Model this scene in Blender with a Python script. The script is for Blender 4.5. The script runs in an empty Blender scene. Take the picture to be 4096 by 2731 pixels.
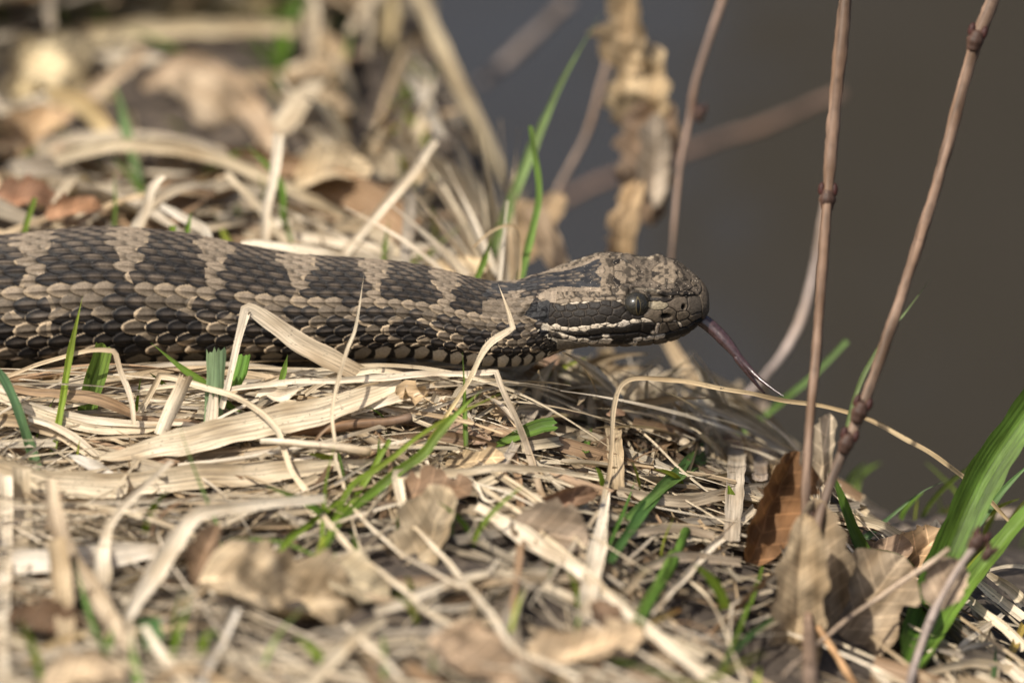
import bpy, math, random
import numpy as np
from mathutils import Vector, Matrix
random.seed(4); RNG = np.random.default_rng(11)
SC = bpy.context.scene
COL = SC.collection
CM = 0.01                                   # everything below is worked out in centimetres

# ------------------------------------------------------------------ camera, sky, sun, exposure
THETA = math.radians(25.0)                  # camera looks down by this much
D0 = 110.0                                  # distance to the focus plane (cm)
PPC = 208.0                                 # photo pixels (4096 wide) per cm in the focus plane
AX = np.array([1.0, 0, 0])
AU = np.array([0, math.sin(THETA), math.cos(THETA)])
AF = np.array([0, math.cos(THETA), -math.sin(THETA)])
cam_d = bpy.data.cameras.new('camera'); cam = bpy.data.objects.new('camera', cam_d); COL.objects.link(cam)
cam.location = Vector((-AF * D0 * CM).tolist())
cam.rotation_euler = (math.pi / 2 - THETA, 0, 0)
cam_d.sensor_width = 36.0
cam_d.lens = 36.0 * D0 / (4096 / PPC)
cam_d.clip_start = 0.05; cam_d.clip_end = 2000.0
cam_d.dof.use_dof = True; cam_d.dof.focus_distance = D0 * CM
APERTURE = 2.85                              # lens opening in cm
cam_d.dof.aperture_fstop = cam_d.lens / 10.0 / APERTURE
cam_d.dof.aperture_blades = 0
SC.camera = cam
SUN_FROM = Vector((-0.42, -0.36, 0.83)).normalized()
w = bpy.data.worlds.new('World'); SC.world = w; w.use_nodes = True
nt = w.node_tree; bg = nt.nodes['Background']
sky = nt.nodes.new('ShaderNodeTexSky'); sky.sky_type = 'NISHITA'; sky.sun_disc = False
sky.sun_elevation = math.asin(SUN_FROM.z); sky.sun_rotation = math.atan2(SUN_FROM.x, SUN_FROM.y)
sky.air_density = 1.0; sky.dust_density = 4.0; sky.ozone_density = 1.0
nt.links.new(sky.outputs[0], bg.inputs[0]); bg.inputs[1].default_value = 0.10
sun_d = bpy.data.lights.new('sun', 'SUN'); sun_d.energy = 4.7; sun_d.angle = math.radians(1.2); sun_d.color = (1.0, 0.94, 0.835)
sun = bpy.data.objects.new('sun', sun_d); COL.objects.link(sun)
sun.rotation_euler = SUN_FROM.to_track_quat('Z', 'Y').to_euler()
SC.view_settings.view_transform = 'Standard'; SC.view_settings.look = 'None'
SC.view_settings.exposure = 0.48; SC.view_settings.gamma = 1.0
SC.cycles.use_denoising = True
SC.cycles.max_bounces = 8; SC.cycles.transparent_max_bounces = 8

# ------------------------------------------------------------------ maths helpers
def P(px, py, d=0.0):
    px = np.asarray(px, float); py = np.asarray(py, float); d = np.asarray(d, float)
    k = 1 + d / D0
    return ((px - 2048) / PPC * k)[..., None] * AX + ((1365.5 - py) / PPC * k)[..., None] * AU + d[..., None] * AF
def proj(p):
    d = p @ AF; k = 1 + d / D0
    return 2048 + (p @ AX) / k * PPC, 1365.5 - (p @ AU) / k * PPC, d
def T(tile, pts):                           # tile coordinates noted while studying the photograph -> photo pixels
    ox, oy, s = {'A': (0, 1300, 2.178), 'B': (1000, 1300, 2.178), 'C': (2000, 1300, 2.178), 'E': (3000, 1300, 2.146),
                 'a': (0, 2000, 2.1445), 'b': (1000, 2000, 2.1445), 'c': (2000, 2000, 2.1445), 'e': (3000, 2000, 2.145),
                 'V': (0, 0, 0.57422), 'S': (0, 0, 1), 'H': (1950, 950, 1.809)}[tile]
    return [(x / s + ox, y / s + oy) for x, y in pts]
def nz(v): return v / np.maximum(np.linalg.norm(v, axis=-1, keepdims=True), 1e-9)
def hash2(i, j, s=0):
    v = np.sin(np.asarray(i) * 127.1 + np.asarray(j) * 311.7 + s * 74.7) * 43758.5453
    return v - np.floor(v)
def vnoise(p, seed=0):                      # smooth value noise, p (N,3) -> 0..1
    i = np.floor(p); f = p - i; f = f * f * (3 - 2 * f); out = 0
    for dx in (0, 1):
        for dy in (0, 1):
            for dz in (0, 1):
                v = np.sin((i[:, 0] + dx) * 127.1 + (i[:, 1] + dy) * 311.7 + (i[:, 2] + dz) * 74.7 + seed * 19.19) * 43758.5453
                v = v - np.floor(v)
                out = out + v * (f[:, 0] if dx else 1 - f[:, 0]) * (f[:, 1] if dy else 1 - f[:, 1]) * (f[:, 2] if dz else 1 - f[:, 2])
    return out
def sstep(a, b, x): t = np.clip((x - a) / (b - a), 0, 1); return t * t * (3 - 2 * t)
def hermite(x, xs, ys):                     # monotone cubic
    xs = np.array(xs, float); ys = np.array(ys, float); h = np.diff(xs); dl = np.diff(ys) / h
    m = np.zeros(len(xs)); m[0] = dl[0]; m[-1] = dl[-1]
    for k in range(1, len(xs) - 1):
        if dl[k - 1] * dl[k] > 0:
            w1 = 2 * h[k] + h[k - 1]; w2 = h[k] + 2 * h[k - 1]; m[k] = (w1 + w2) / (w1 / dl[k - 1] + w2 / dl[k])
    x = np.clip(np.asarray(x, float), xs[0], xs[-1]); i = np.clip(np.searchsorted(xs, x) - 1, 0, len(xs) - 2)
    t = (x - xs[i]) / h[i]; t2 = t * t; t3 = t2 * t
    return ys[i] * (2 * t3 - 3 * t2 + 1) + h[i] * m[i] * (t3 - 2 * t2 + t) + ys[i + 1] * (-2 * t3 + 3 * t2) + h[i] * m[i + 1] * (t3 - t2)
def inpoly(x, y, poly):
    c = np.zeros(np.shape(x), bool); n = len(poly); j = n - 1
    for i in range(n):
        xi, yi = poly[i]; xj, yj = poly[j]
        hit = ((yi > y) != (yj > y)) & (x < (xj - xi) * (y - yi) / ((yj - yi) or 1e-9) + xi)
        c ^= hit; j = i
    return c
def seg_dist(x, y, pl):
    best = np.full(np.shape(x), 1e9)
    for (x0, y0), (x1, y1) in zip(pl[:-1], pl[1:]):
        dx, dy = x1 - x0, y1 - y0; t = np.clip(((x - x0) * dx + (y - y0) * dy) / (dx * dx + dy * dy), 0, 1)
        best = np.minimum(best, np.hypot(x - x0 - t * dx, y - y0 - t * dy))
    return best

# ------------------------------------------------------------------ materials
def mat(name):
    m = bpy.data.materials.new(name); m.use_nodes = True; n = m.node_tree; n.nodes.clear()
    out = n.nodes.new('ShaderNodeOutputMaterial'); return m, n, out
def nd(n, t, **kw):
    o = n.nodes.new(t)
    for k, v in kw.items():
        if k.startswith('i_'):
            key = k[2:]; o.inputs[int(key) if key.isdigit() else key.replace('_', ' ')].default_value = v
        else: setattr(o, k, v)
    return o
def ramp(n, stops):
    r = n.nodes.new('ShaderNodeValToRGB'); e = r.color_ramp.elements
    while len(e) < len(stops): e.new(0.5)
    for q, (p, c) in zip(e, stops): q.position = p; q.color = (c, c, c, 1) if np.isscalar(c) else (*c, 1)
    return r
def mul(n, a, b, fac=1.0, mode='MULTIPLY'):
    x = nd(n, 'ShaderNodeMix', data_type='RGBA', blend_type=mode); x.inputs[0].default_value = fac
    n.links.new(a, x.inputs[6]); n.links.new(b, x.inputs[7]); return x
def blade_material(name, trans, rough, fibre, spots, fib_lo, fib_hi, spot_col, spec=0.3, ts=1.0, veins=False):
    m, n, out = mat(name); L = n.links.new
    uv = nd(n, 'ShaderNodeUVMap', uv_map='uv'); col = nd(n, 'ShaderNodeAttribute', attribute_name='tint')
    mp = nd(n, 'ShaderNodeMapping'); mp.inputs['Scale'].default_value = (fibre, 0.55, 1); L(uv.outputs[0], mp.inputs[0])
    n1 = nd(n, 'ShaderNodeTexNoise', i_Scale=1.0, i_Detail=4.0, i_Roughness=0.65); L(mp.outputs[0], n1.inputs['Vector'])
    r1 = ramp(n, [(0.36, fib_lo), (0.58, fib_hi)]); L(n1.outputs[0], r1.inputs[0])
    c1 = mul(n, col.outputs[0], r1.outputs[0])
    mp3 = nd(n, 'ShaderNodeMapping'); mp3.inputs['Scale'].default_value = (2.2, 0.8, 1); L(uv.outputs[0], mp3.inputs[0])
    n3 = nd(n, 'ShaderNodeTexNoise', i_Scale=1.0, i_Detail=3.0); L(mp3.outputs[0], n3.inputs['Vector'])
    r3 = ramp(n, [(0.30, (0.62, 0.55, 0.46)), (0.60, (1.08, 1.06, 1.03))]); L(n3.outputs[0], r3.inputs[0])
    c2 = mul(n, c1.outputs[2], r3.outputs[0])
    if veins:                                # midrib and side veins, paler than the blade between them
        sp = nd(n, 'ShaderNodeSeparateXYZ'); L(uv.outputs[0], sp.inputs[0])
        def mt(op, a, b_=0.0):
            q = nd(n, 'ShaderNodeMath', operation=op)
            for k_, v_ in enumerate((a, b_)):
                if isinstance(v_, (int, float)): q.inputs[k_].default_value = v_
                else: L(v_, q.inputs[k_])
            return q.outputs[0]
        au = mt('ABSOLUTE', sp.outputs[0]); fr = mt('FRACT', mt('MULTIPLY', mt('ADD', mt('ADD', sp.outputs[1], mt('MULTIPLY', au, -0.75)), mt('MULTIPLY', n3.outputs[0], .12)), 3.2))
        near_ = mt('MINIMUM', mt('MULTIPLY', mt('ABSOLUTE', mt('SUBTRACT', fr, .5)), 0.31), mt('ADD', au, -0.004))
        rv = ramp(n, [(0.006, 1.55), (0.024, 1.0)]); L(near_, rv.inputs[0]); c2 = mul(n, c2.outputs[2], rv.outputs[0])
    last = c2
    if spots > 0:
        mp2 = nd(n, 'ShaderNodeMapping'); mp2.inputs['Scale'].default_value = (17, 9, 1); L(uv.outputs[0], mp2.inputs[0])
        n2 = nd(n, 'ShaderNodeTexNoise', i_Scale=1.0, i_Detail=2.5, i_Roughness=0.7); L(mp2.outputs[0], n2.inputs['Vector'])
        r2 = ramp(n, [(0.61, 0.0), (0.67, 1.0)]); L(n2.outputs[0], r2.inputs[0])
        r4 = ramp(n, [(0.42, 0.0), (0.60, spots)]); L(n3.outputs[0], r4.inputs[0])
        mm = nd(n, 'ShaderNodeMath', operation='MULTIPLY'); L(r2.outputs[0], mm.inputs[0]); L(r4.outputs[0], mm.inputs[1])
        last = nd(n, 'ShaderNodeMix', data_type='RGBA'); L(mm.outputs[0], last.inputs[0]); L(c2.outputs[2], last.inputs[6])
        last.inputs[7].default_value = (*spot_col, 1)
    bs = nd(n, 'ShaderNodeBsdfPrincipled', i_Roughness=rough); bs.inputs['Specular IOR Level'].default_value = spec
    L(last.outputs[2], bs.inputs['Base Color'])
    bp = nd(n, 'ShaderNodeBump', i_Strength=0.55, i_Distance=0.0004); L(n1.outputs[0], bp.inputs['Height']); L(bp.outputs[0], bs.inputs['Normal'])
    tr = nd(n, 'ShaderNodeBsdfTranslucent'); tc = nd(n, 'ShaderNodeMix', data_type='RGBA', blend_type='MULTIPLY'); tc.inputs[0].default_value = 1
    L(last.outputs[2], tc.inputs[6]); tc.inputs[7].default_value = (ts, ts * 0.95, ts * 0.75, 1); L(tc.outputs[2], tr.inputs[0])
    mx = nd(n, 'ShaderNodeMixShader'); mx.inputs[0].default_value = trans
    L(bs.outputs[0], mx.inputs[1]); L(tr.outputs[0], mx.inputs[2]); L(mx.outputs[0], out.inputs[0])
    return m
M_STRAW = blade_material('dry_straw', 0.22, 0.55, 22.0, 0.85, 0.50, 1.14, (0.07, 0.055, 0.043), 0.35)
M_GREEN = blade_material('green_blade', 0.34, 0.52, 20.0, 0.25, 0.55, 1.2, (0.20, 0.17, 0.06), 0.25, 1.25)
M_LEAF = blade_material('dead_leaf', 0.20, 0.75, 3.5, 0.8, 0.60, 1.18, (0.10, 0.065, 0.045), 0.15, veins=True)
M_TWIG = blade_material('twig_bark', 0.0, 0.55, 10.0, 1.0, 0.40, 1.3, (0.07, 0.04, 0.03), 0.2)
M_HEAP = M_STRAW

def soil_material():
    m, n, out = mat('dark_soil'); L = n.links.new
    tc = nd(n, 'ShaderNodeTexCoord')
    n1 = nd(n, 'ShaderNodeTexNoise', i_Scale=260.0, i_Detail=6.0); L(tc.outputs['Object'], n1.inputs['Vector'])
    r = ramp(n, [(0.3, (0.020, 0.014, 0.010)), (0.55, (0.055, 0.040, 0.028)), (0.75, (0.13, 0.10, 0.07))]); L(n1.outputs[0], r.inputs[0])
    b = nd(n, 'ShaderNodeBsdfPrincipled', i_Roughness=0.9); L(r.outputs[0], b.inputs['Base Color'])
    bp = nd(n, 'ShaderNodeBump', i_Strength=1.0, i_Distance=0.001); L(n1.outputs[0], bp.inputs['Height']); L(bp.outputs[0], b.inputs['Normal'])
    L(b.outputs[0], out.inputs[0]); return m
def water_material():
    m, n, out = mat('muddy_water'); L = n.links.new
    tc = nd(n, 'ShaderNodeTexCoord')
    n0 = nd(n, 'ShaderNodeTexNoise', i_Scale=0.9, i_Detail=2.0); L(tc.outputs['Object'], n0.inputs['Vector'])
    r = ramp(n, [(0.35, (0.027, 0.0235, 0.0185)), (0.65, (0.032, 0.0285, 0.0245))]); L(n0.outputs[0], r.inputs[0])
    n1 = nd(n, 'ShaderNodeTexNoise', i_Scale=5.0, i_Detail=3.0); L(tc.outputs['Object'], n1.inputs['Vector'])
    b = nd(n, 'ShaderNodeBsdfPrincipled', i_Roughness=0.12, i_IOR=1.33); L(r.outputs[0], b.inputs['Base Color'])
    bp = nd(n, 'ShaderNodeBump', i_Strength=0.35, i_Distance=0.02); L(n1.outputs[0], bp.inputs['Height']); L(bp.outputs[0], b.inputs['Normal'])
    L(b.outputs[0], out.inputs[0]); return m
def snake_material():
    m, n, out = mat('snake_skin'); L = n.links.new
    col = nd(n, 'ShaderNodeAttribute', attribute_name='tint'); tc = nd(n, 'ShaderNodeTexCoord')
    n1 = nd(n, 'ShaderNodeTexNoise', i_Scale=2600.0, i_Detail=4.0, i_Roughness=0.7); L(tc.outputs['Object'], n1.inputs['Vector'])
    r = ramp(n, [(0.30, 0.72), (0.70, 1.28)]); L(n1.outputs[0], r.inputs[0]); c = mul(n, col.outputs[0], r.outputs[0])
    n2 = nd(n, 'ShaderNodeTexNoise', i_Scale=1500.0, i_Detail=3.0, i_Roughness=0.8); L(tc.outputs['Object'], n2.inputs['Vector'])
    rd = ramp(n, [(0.62, 0.0), (0.74, 0.40)]); L(n2.outputs[0], rd.inputs[0])
    dm = nd(n, 'ShaderNodeMath', operation='MULTIPLY'); L(rd.outputs[0], dm.inputs[0]); L(col.outputs['Alpha'], dm.inputs[1])
    mx = nd(n, 'ShaderNodeMix', data_type='RGBA'); L(dm.outputs[0], mx.inputs[0]); L(c.outputs[2], mx.inputs[6]); mx.inputs[7].default_value = (0.34, 0.27, 0.19, 1)
    b = nd(n, 'ShaderNodeBsdfPrincipled', i_Roughness=0.5); b.inputs['Specular IOR Level'].default_value = 0.13
    L(mx.outputs[2], b.inputs['Base Color'])
    rr = ramp(n, [(0.3, 0.40), (0.7, 0.70)]); L(n2.outputs[0], rr.inputs[0]); L(rr.outputs[0], b.inputs['Roughness'])
    bp = nd(n, 'ShaderNodeBump', i_Strength=0.35, i_Distance=0.0001); L(n1.outputs[0], bp.inputs['Height']); L(bp.outputs[0], b.inputs['Normal'])
    L(b.outputs[0], out.inputs[0]); return m
def plain(name, c, rough=0.5, spec=0.5, scale=900, amp=0.25, coat=0.0):
    m, n, out = mat(name); L = n.links.new
    tc = nd(n, 'ShaderNodeTexCoord'); n1 = nd(n, 'ShaderNodeTexNoise', i_Scale=float(scale), i_Detail=3.0); L(tc.outputs['Object'], n1.inputs['Vector'])
    r = ramp(n, [(0.3, tuple(x * (1 - amp) for x in c)), (0.7, tuple(x * (1 + amp) for x in c))]); L(n1.outputs[0], r.inputs[0])
    b = nd(n, 'ShaderNodeBsdfPrincipled', i_Roughness=rough); b.inputs['Specular IOR Level'].default_value = spec; b.inputs['Coat Weight'].default_value = coat
    b.inputs['Coat Roughness'].default_value = 0.08
    L(r.outputs[0], b.inputs['Base Color'])
    bp = nd(n, 'ShaderNodeBump', i_Strength=0.3, i_Distance=0.0002); L(n1.outputs[0], bp.inputs['Height']); L(bp.outputs[0], b.inputs['Normal'])
    L(b.outputs[0], out.inputs[0]); return m
def eye_material():
    m, n, out = mat('snake_eye'); L = n.links.new
    tc = nd(n, 'ShaderNodeTexCoord'); sp = nd(n, 'ShaderNodeSeparateXYZ'); L(tc.outputs['Object'], sp.inputs[0])
    def m2(op, a, b=None):
        q = nd(n, 'ShaderNodeMath', operation=op)
        for k, v in enumerate((a, b)):
            if v is None: continue
            if isinstance(v, (int, float)): q.inputs[k].default_value = v
            else: L(v, q.inputs[k])
        return q.outputs[0]
    ex = m2('POWER', m2('ABSOLUTE', m2('DIVIDE', m2('SUBTRACT', sp.outputs[0], 0.0001), 0.00036)), 1.5)
    ey = m2('POWER', m2('ABSOLUTE', m2('DIVIDE', sp.outputs[1], 0.00150)), 2.0)
    e = m2('ADD', ex, ey)
    n1 = nd(n, 'ShaderNodeTexNoise', i_Scale=3800.0, i_Detail=4.0, i_Roughness=0.7); L(tc.outputs['Object'], n1.inputs['Vector'])
    iris = ramp(n, [(0.35, (0.008, 0.007, 0.006)), (0.55, (0.020, 0.018, 0.013)), (0.75, (0.09, 0.075, 0.045))]); L(n1.outputs[0], iris.inputs[0])
    rg = ramp(n, [(0.0, 0.0), (0.30, 0.0), (0.36, 1.0), (0.50, 0.8), (0.62, 0.0)])
    L(m2('DIVIDE', e, 3.0), rg.inputs[0])
    pu = ramp(n, [(0.28, 1.0), (0.34, 0.0)]); L(m2('DIVIDE', e, 3.0), pu.inputs[0])
    gm = m2('MULTIPLY', rg.outputs[0], 0.32)
    a = nd(n, 'ShaderNodeMix', data_type='RGBA'); L(gm, a.inputs[0]); L(iris.outputs[0], a.inputs[6]); a.inputs[7].default_value = (0.20, 0.15, 0.06, 1)
    c = nd(n, 'ShaderNodeMix', data_type='RGBA'); L(pu.outputs[0], c.inputs[0]); L(a.outputs[2], c.inputs[6]); c.inputs[7].default_value = (0.004, 0.004, 0.004, 1)
    b = nd(n, 'ShaderNodeBsdfPrincipled', i_Roughness=0.38); L(c.outputs[2], b.inputs['Base Color']); b.inputs['Coat Weight'].default_value = 0.25; b.inputs['Coat Roughness'].default_value = 0.12; b.inputs['Specular IOR Level'].default_value = 0.25
    L(b.outputs[0], out.inputs[0]); return m

# ------------------------------------------------------------------ mesh helpers
def build(name, V, F, material, parent=None, uv=None, tint=None, origin=None, smooth=True):
    """V (n,3) in cm, F (m,4) or list of polygons; origin in cm becomes the object's location."""
    V = np.asarray(V, float); me = bpy.data.meshes.new(name)
    if parent is not None and origin is None: origin = np.zeros(3) if '_o' not in parent.keys() else np.array(parent['_o'])
    elif origin is None:
        k = np.argmin(V[:, 2]); origin = V[k].copy()
    pts = (V - origin) * CM
    if isinstance(F, np.ndarray):
        me.vertices.add(len(pts)); me.vertices.foreach_set('co', pts.astype(np.float32).ravel())
        k = F.shape[1]; me.loops.add(F.size); me.loops.foreach_set('vertex_index', F.astype(np.int32).ravel())
        me.polygons.add(len(F)); me.polygons.foreach_set('loop_start', np.arange(0, F.size, k, dtype=np.int32))
        me.polygons.foreach_set('loop_total', np.full(len(F), k, np.int32)); me.update(calc_edges=True)
    else:
        me.from_pydata(pts.tolist(), [], F); me.update()
    if uv is not None:
        li = np.empty(len(me.loops), np.int32); me.loops.foreach_get('vertex_index', li)
        lay = me.uv_layers.new(name='uv'); lay.data.foreach_set('uv', np.asarray(uv, np.float32)[li].ravel())
    if tint is not None:
        t = np.asarray(tint, np.float32)
        if t.shape[1] == 3: t = np.hstack([t, np.ones((len(t), 1), np.float32)])
        at = me.attributes.new('tint', 'FLOAT_COLOR', 'POINT'); at.data.foreach_set('color', t.ravel())
    if smooth: me.polygons.foreach_set('use_smooth', np.ones(len(me.polygons), bool))
    me.materials.append(material); me.validate(); o = bpy.data.objects.new(name, me); COL.objects.link(o)
    if parent is not None: o.parent = parent
    else: o.location = Vector((origin * CM).tolist())
    return o
def tag(o, label=None, cat=None, group=None, kind=None):
    for k, v in (('label', label), ('category', cat), ('group', group), ('kind', kind)):
        if v: o[k] = v
    return o
def empty(name, origin):
    o = bpy.data.objects.new(name, None); COL.objects.link(o); o.location = Vector((np.asarray(origin) * CM).tolist()); o.empty_display_size = 0.005
    ORIG[o.name] = np.asarray(origin, float); return o
ORIG = {}
def child(parent, name, V, F, material, **kw): return build(name, V, F, material, parent=parent, origin=ORIG[parent.name], **kw)

def spline(pts, step, kinks=()):
    """Catmull-Rom through pts (n,k); kinks = indices where the path breaks sharply."""
    pts = np.asarray(pts, float); cuts = [0] + sorted(kinks) + [len(pts) - 1]; res = []; par = []
    for a, b in zip(cuts[:-1], cuts[1:]):
        q = pts[a:b + 1]
        if len(q) == 2: q4 = np.vstack([2 * q[0] - q[1], q, 2 * q[1] - q[0]])
        else: q4 = np.vstack([2 * q[0] - q[1], q, 2 * q[-1] - q[-2]])
        for i in range(1, len(q4) - 2):
            L = np.linalg.norm(q4[i + 1][:3] - q4[i][:3]); m = max(2, int(L / step)); last = (i == len(q4) - 3)
            t = np.linspace(0, 1, m, endpoint=last)[:, None]
            p0, p1, p2, p3 = q4[i - 1], q4[i], q4[i + 1], q4[i + 2]
            res.append(0.5 * (2 * p1 + (p2 - p0) * t + (2 * p0 - 5 * p1 + 4 * p2 - p3) * t ** 2 + (3 * p1 - p0 - 3 * p2 + p3) * t ** 3))
            par.append(a + i - 1 + t[:, 0])
        if b != cuts[-1]: res[-1] = res[-1][:-1]; par[-1] = par[-1][:-1]
    return np.vstack(res), np.concatenate(par)
def grid_faces(n, m, wrap=False):
    i = np.arange(n - 1)[:, None]; j = np.arange(m if wrap else m - 1)[None, :]; j2 = (j + 1) % m
    return np.stack([i * m + j, i * m + j2, (i + 1) * m + j2, (i + 1) * m + j], -1).reshape(-1, 4)
def ribbon(C, wd, N, roll=0.0, cup=0.12, nc=5, ragged=(0, 0), vfold=0.0, rng=RNG):
    """C (n,3) path, wd (n) widths, N (n,3) preferred facing."""
    Tn = nz(np.gradient(C, axis=0)); N = nz(N - (N * Tn).sum(1, keepdims=True) * Tn); S = np.cross(Tn, N)
    r = np.broadcast_to(np.asarray(roll, float), (len(C),))[:, None]
    S2 = S * np.cos(r) + N * np.sin(r); N2 = np.cross(S2, Tn)
    t = np.linspace(-1, 1, nc)[None, :, None]; wv = wd[:, None, None] * 0.5
    prof = cup * (t ** 2 - 0.4) + vfold * (np.abs(t) - 0.5)
    V = C[:, None, :] + S2[:, None, :] * wv * t + N2[:, None, :] * wv * 2 * prof
    for e, idx in ((0, 0), (1, -1)):
        if ragged[e]:
            off = (rng.random(nc) - 0.3) * ragged[e] * wd[idx]; V[idx] += Tn[idx][None, :] * off[:, None] * (1 if e else -1)
    s = np.concatenate([[0], np.cumsum(np.linalg.norm(np.diff(C, axis=0), axis=1))])
    uv = np.stack([np.broadcast_to((t[0, :, 0] * 0.5)[None, :] * wd[:, None], (len(C), nc)), np.broadcast_to(s[:, None], (len(C), nc))], -1)
    return V.reshape(-1, 3), grid_faces(len(C), nc), uv.reshape(-1, 2), s
def tube(C, rad, ns=10, cap=True, bump=None):
    Tn = nz(np.gradient(C, axis=0)); ref = AF - (Tn @ AF)[:, None] * Tn; A = nz(ref); B = np.cross(Tn, A)
    a = np.linspace(0, 2 * np.pi, ns, endpoint=False); r = rad[:, None] * np.ones((1, ns))
    if bump is not None: r = r * (1 + bump * (RNG.random((1, ns)) - 0.5) * 0.5 + bump * (RNG.random((len(C), ns)) - 0.5))
    V = C[:, None, :] + (A[:, None, :] * np.cos(a)[None, :, None] + B[:, None, :] * np.sin(a)[None, :, None]) * r[..., None]
    s = np.concatenate([[0], np.cumsum(np.linalg.norm(np.diff(C, axis=0), axis=1))])
    rm = rad.mean(); uv = np.stack([np.broadcast_to((np.abs(a - np.pi) * rm)[None, :], r.shape), np.broadcast_to(s[:, None], r.shape)], -1).reshape(-1, 2)
    F = grid_faces(len(C), ns, True); V = V.reshape(-1, 3)
    if cap:
        n0 = len(V); V = np.vstack([V, C[0] - Tn[0] * rad[0] * 0.15, C[-1] + Tn[-1] * rad[-1] * 0.15]); uv = np.vstack([uv, [[0, 0], [0, s[-1]]]])
        j = np.arange(ns); j2 = (j + 1) % ns; b = (len(C) - 1) * ns
        F = np.vstack([F, np.stack([j2, j, np.full(ns, n0), np.full(ns, n0)], 1), np.stack([b + j, b + j2, np.full(ns, n0 + 1), np.full(ns, n0 + 1)], 1)])
        F = [list(dict.fromkeys(f)) for f in F.tolist()]
    return V, F, uv, s
class Batch:
    def __init__(s): s.V = []; s.F = []; s.U = []; s.C = []; s.n = 0
    def add(s, V, F, uv, tint):
        s.V.append(V); s.F.append(F + s.n); s.U.append(uv); s.n += len(V)
        s.C.append(np.broadcast_to(np.asarray(tint, float), (len(V), 3)) if np.ndim(tint) == 1 else tint)
    def make(s, name, material, **kw):
        return build(name, np.vstack(s.V), np.vstack(s.F), material, uv=np.vstack(s.U), tint=np.vstack(s.C), **kw)

# ------------------------------------------------------------------ ground, water
def bank_z(x, y):
    x = np.asarray(x, float); y = np.asarray(y, float)
    sl = 0.36
    xr = x + 0.3; ramp_ = np.where(xr > 0, xr, 0) ** 2 / (np.abs(xr) + 2.2)
    edge = 34 - 28 * sstep(-5.5, 2.5, x)                       # where the bank breaks towards the water
    drop = np.clip(y - edge, 0, None); drop = drop ** 2 / (drop + 1.5) * 1.4
    dd = np.clip(y + 0.6, 0, 60); drop = drop + sstep(-1.2, 1.6, x) * .46 * dd * dd / (dd + 1.5)
    z = -1.75 - sl * ramp_ - drop
    return np.maximum(z, -45 + 0.0 * x)
def ground_z(x, y):
    x = np.asarray(x, float); y = np.asarray(y, float); sh = x.shape
    p = np.stack([x.ravel(), y.ravel(), 0 * x.ravel()], 1)
    f = np.clip(1 - (np.abs(p[:, 0]) + np.abs(p[:, 1])) / 400, 0, 1)
    n = (vnoise(p * 0.35, 1) - .5) * 0.25 + (vnoise(p * 1.3, 2) - .5) * 0.2 + (vnoise(p * 4.0, 3) - .5) * 0.14
    return bank_z(x, y) + (n * f).reshape(sh) - 0.28
def spread(a, b, step, far):
    mid = list(np.arange(a, b, step)); g = []; s = step; x = mid[-1]
    while x < far: s *= 1.35; x += s; g.append(x)
    h = []; s = step; x = a
    while x > -far: s *= 1.35; x -= s; h.append(x)
    return np.array(h[::-1] + mid + g)
gx, gy = spread(-15, 15, 0.12, 6000), spread(-15, 32, 0.14, 6000)
X, Y = np.meshgrid(gx, gy, indexing='ij'); Z = ground_z(X, Y)
tag(build('ground', np.stack([X, Y, Z], -1).reshape(-1, 3), grid_faces(len(gx), len(gy)), soil_material(), origin=np.zeros(3)), kind='structure')
WZ = -26.0
wx = np.array([-60000, -3000, -300, 0, 300, 3000, 60000.0]); Xw, Yw = np.meshgrid(wx, wx, indexing='ij')
tag(build('water', np.stack([Xw, Yw, Xw * 0 + WZ], -1).reshape(-1, 3), grid_faces(7, 7), water_material(), origin=np.zeros(3)), kind='structure')

# wooded far shore: out of the picture, but the water mirrors it
fx = np.linspace(0, 1, 90); fz = np.linspace(0, 1, 26); FX, FZ = np.meshgrid(fx, fz, indexing='ij')
bx = 62 + 4200 * FX - 300 * np.sin(FX * 3); by = 1150 + 900 * FX ** 2 + 260 * FZ; bz = WZ - 20 + 1000 * FZ * (0.82 + .18 * np.sin(FX * 31) * np.sin(FX * 13 + 1))
rf = np.stack([bx, by, bz], -1).reshape(-1, 3); rf[:, :2] += 70 * np.stack([vnoise(rf / 90, 61) - .5, vnoise(rf / 90, 62) - .5], 1)
tag(build('far_bank', rf, grid_faces(90, 26), plain('shore_woods', (.040, .034, .026), .9, .1, 1.6, .5), origin=np.zeros(3)), kind='structure')

# ------------------------------------------------------------------ the snake
OUT = np.array([(-1900, 1250, 1290), (-1500, 1130, 1400), (-1100, 1050, 1450), (-600, 985, 1480), (0, 957, 1475), (425, 922, 1468), (700, 942, 1458), (1000, 997, 1452),
    (1200, 1030, 1448), (1450, 1045, 1432), (1600, 1058, 1428), (1700, 1073, 1432), (1800, 1097, 1450), (1900, 1122, 1460), (1980, 1133, 1465),
    (2050, 1132, 1464), (2100, 1118, 1458), (2150, 1099, 1442), (2200, 1080, 1423), (2250, 1062, 1402), (2300, 1044, 1388), (2350, 1027, 1381),
    (2420, 1010, 1381), (2500, 1015, 1381), (2560, 1029, 1378), (2600, 1034, 1374), (2650, 1033, 1368), (2690, 1038, 1358), (2720, 1055, 1346),
    (2760, 1086, 1322), (2800, 1122, 1284), (2815, 1141, 1266), (2825, 1161, 1253), (2831, 1183, 1240), (2834, 1213, 1214)], float)
HW = [(2050, .79), (2150, .84), (2250, .95), (2350, 1.05), (2420, 1.07), (2500, 1.03), (2560, .96), (2620, .88), (2700, .76), (2760, .64), (2800, .47), (2815, .38), (2825, .29), (2831, .18), (2834, 0.004)]
NEX = [(0, 2), (2100, 2), (2250, 2.2), (2420, 2.5), (2600, 3.0), (2760, 2.7), (2834, 2.1)]
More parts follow.
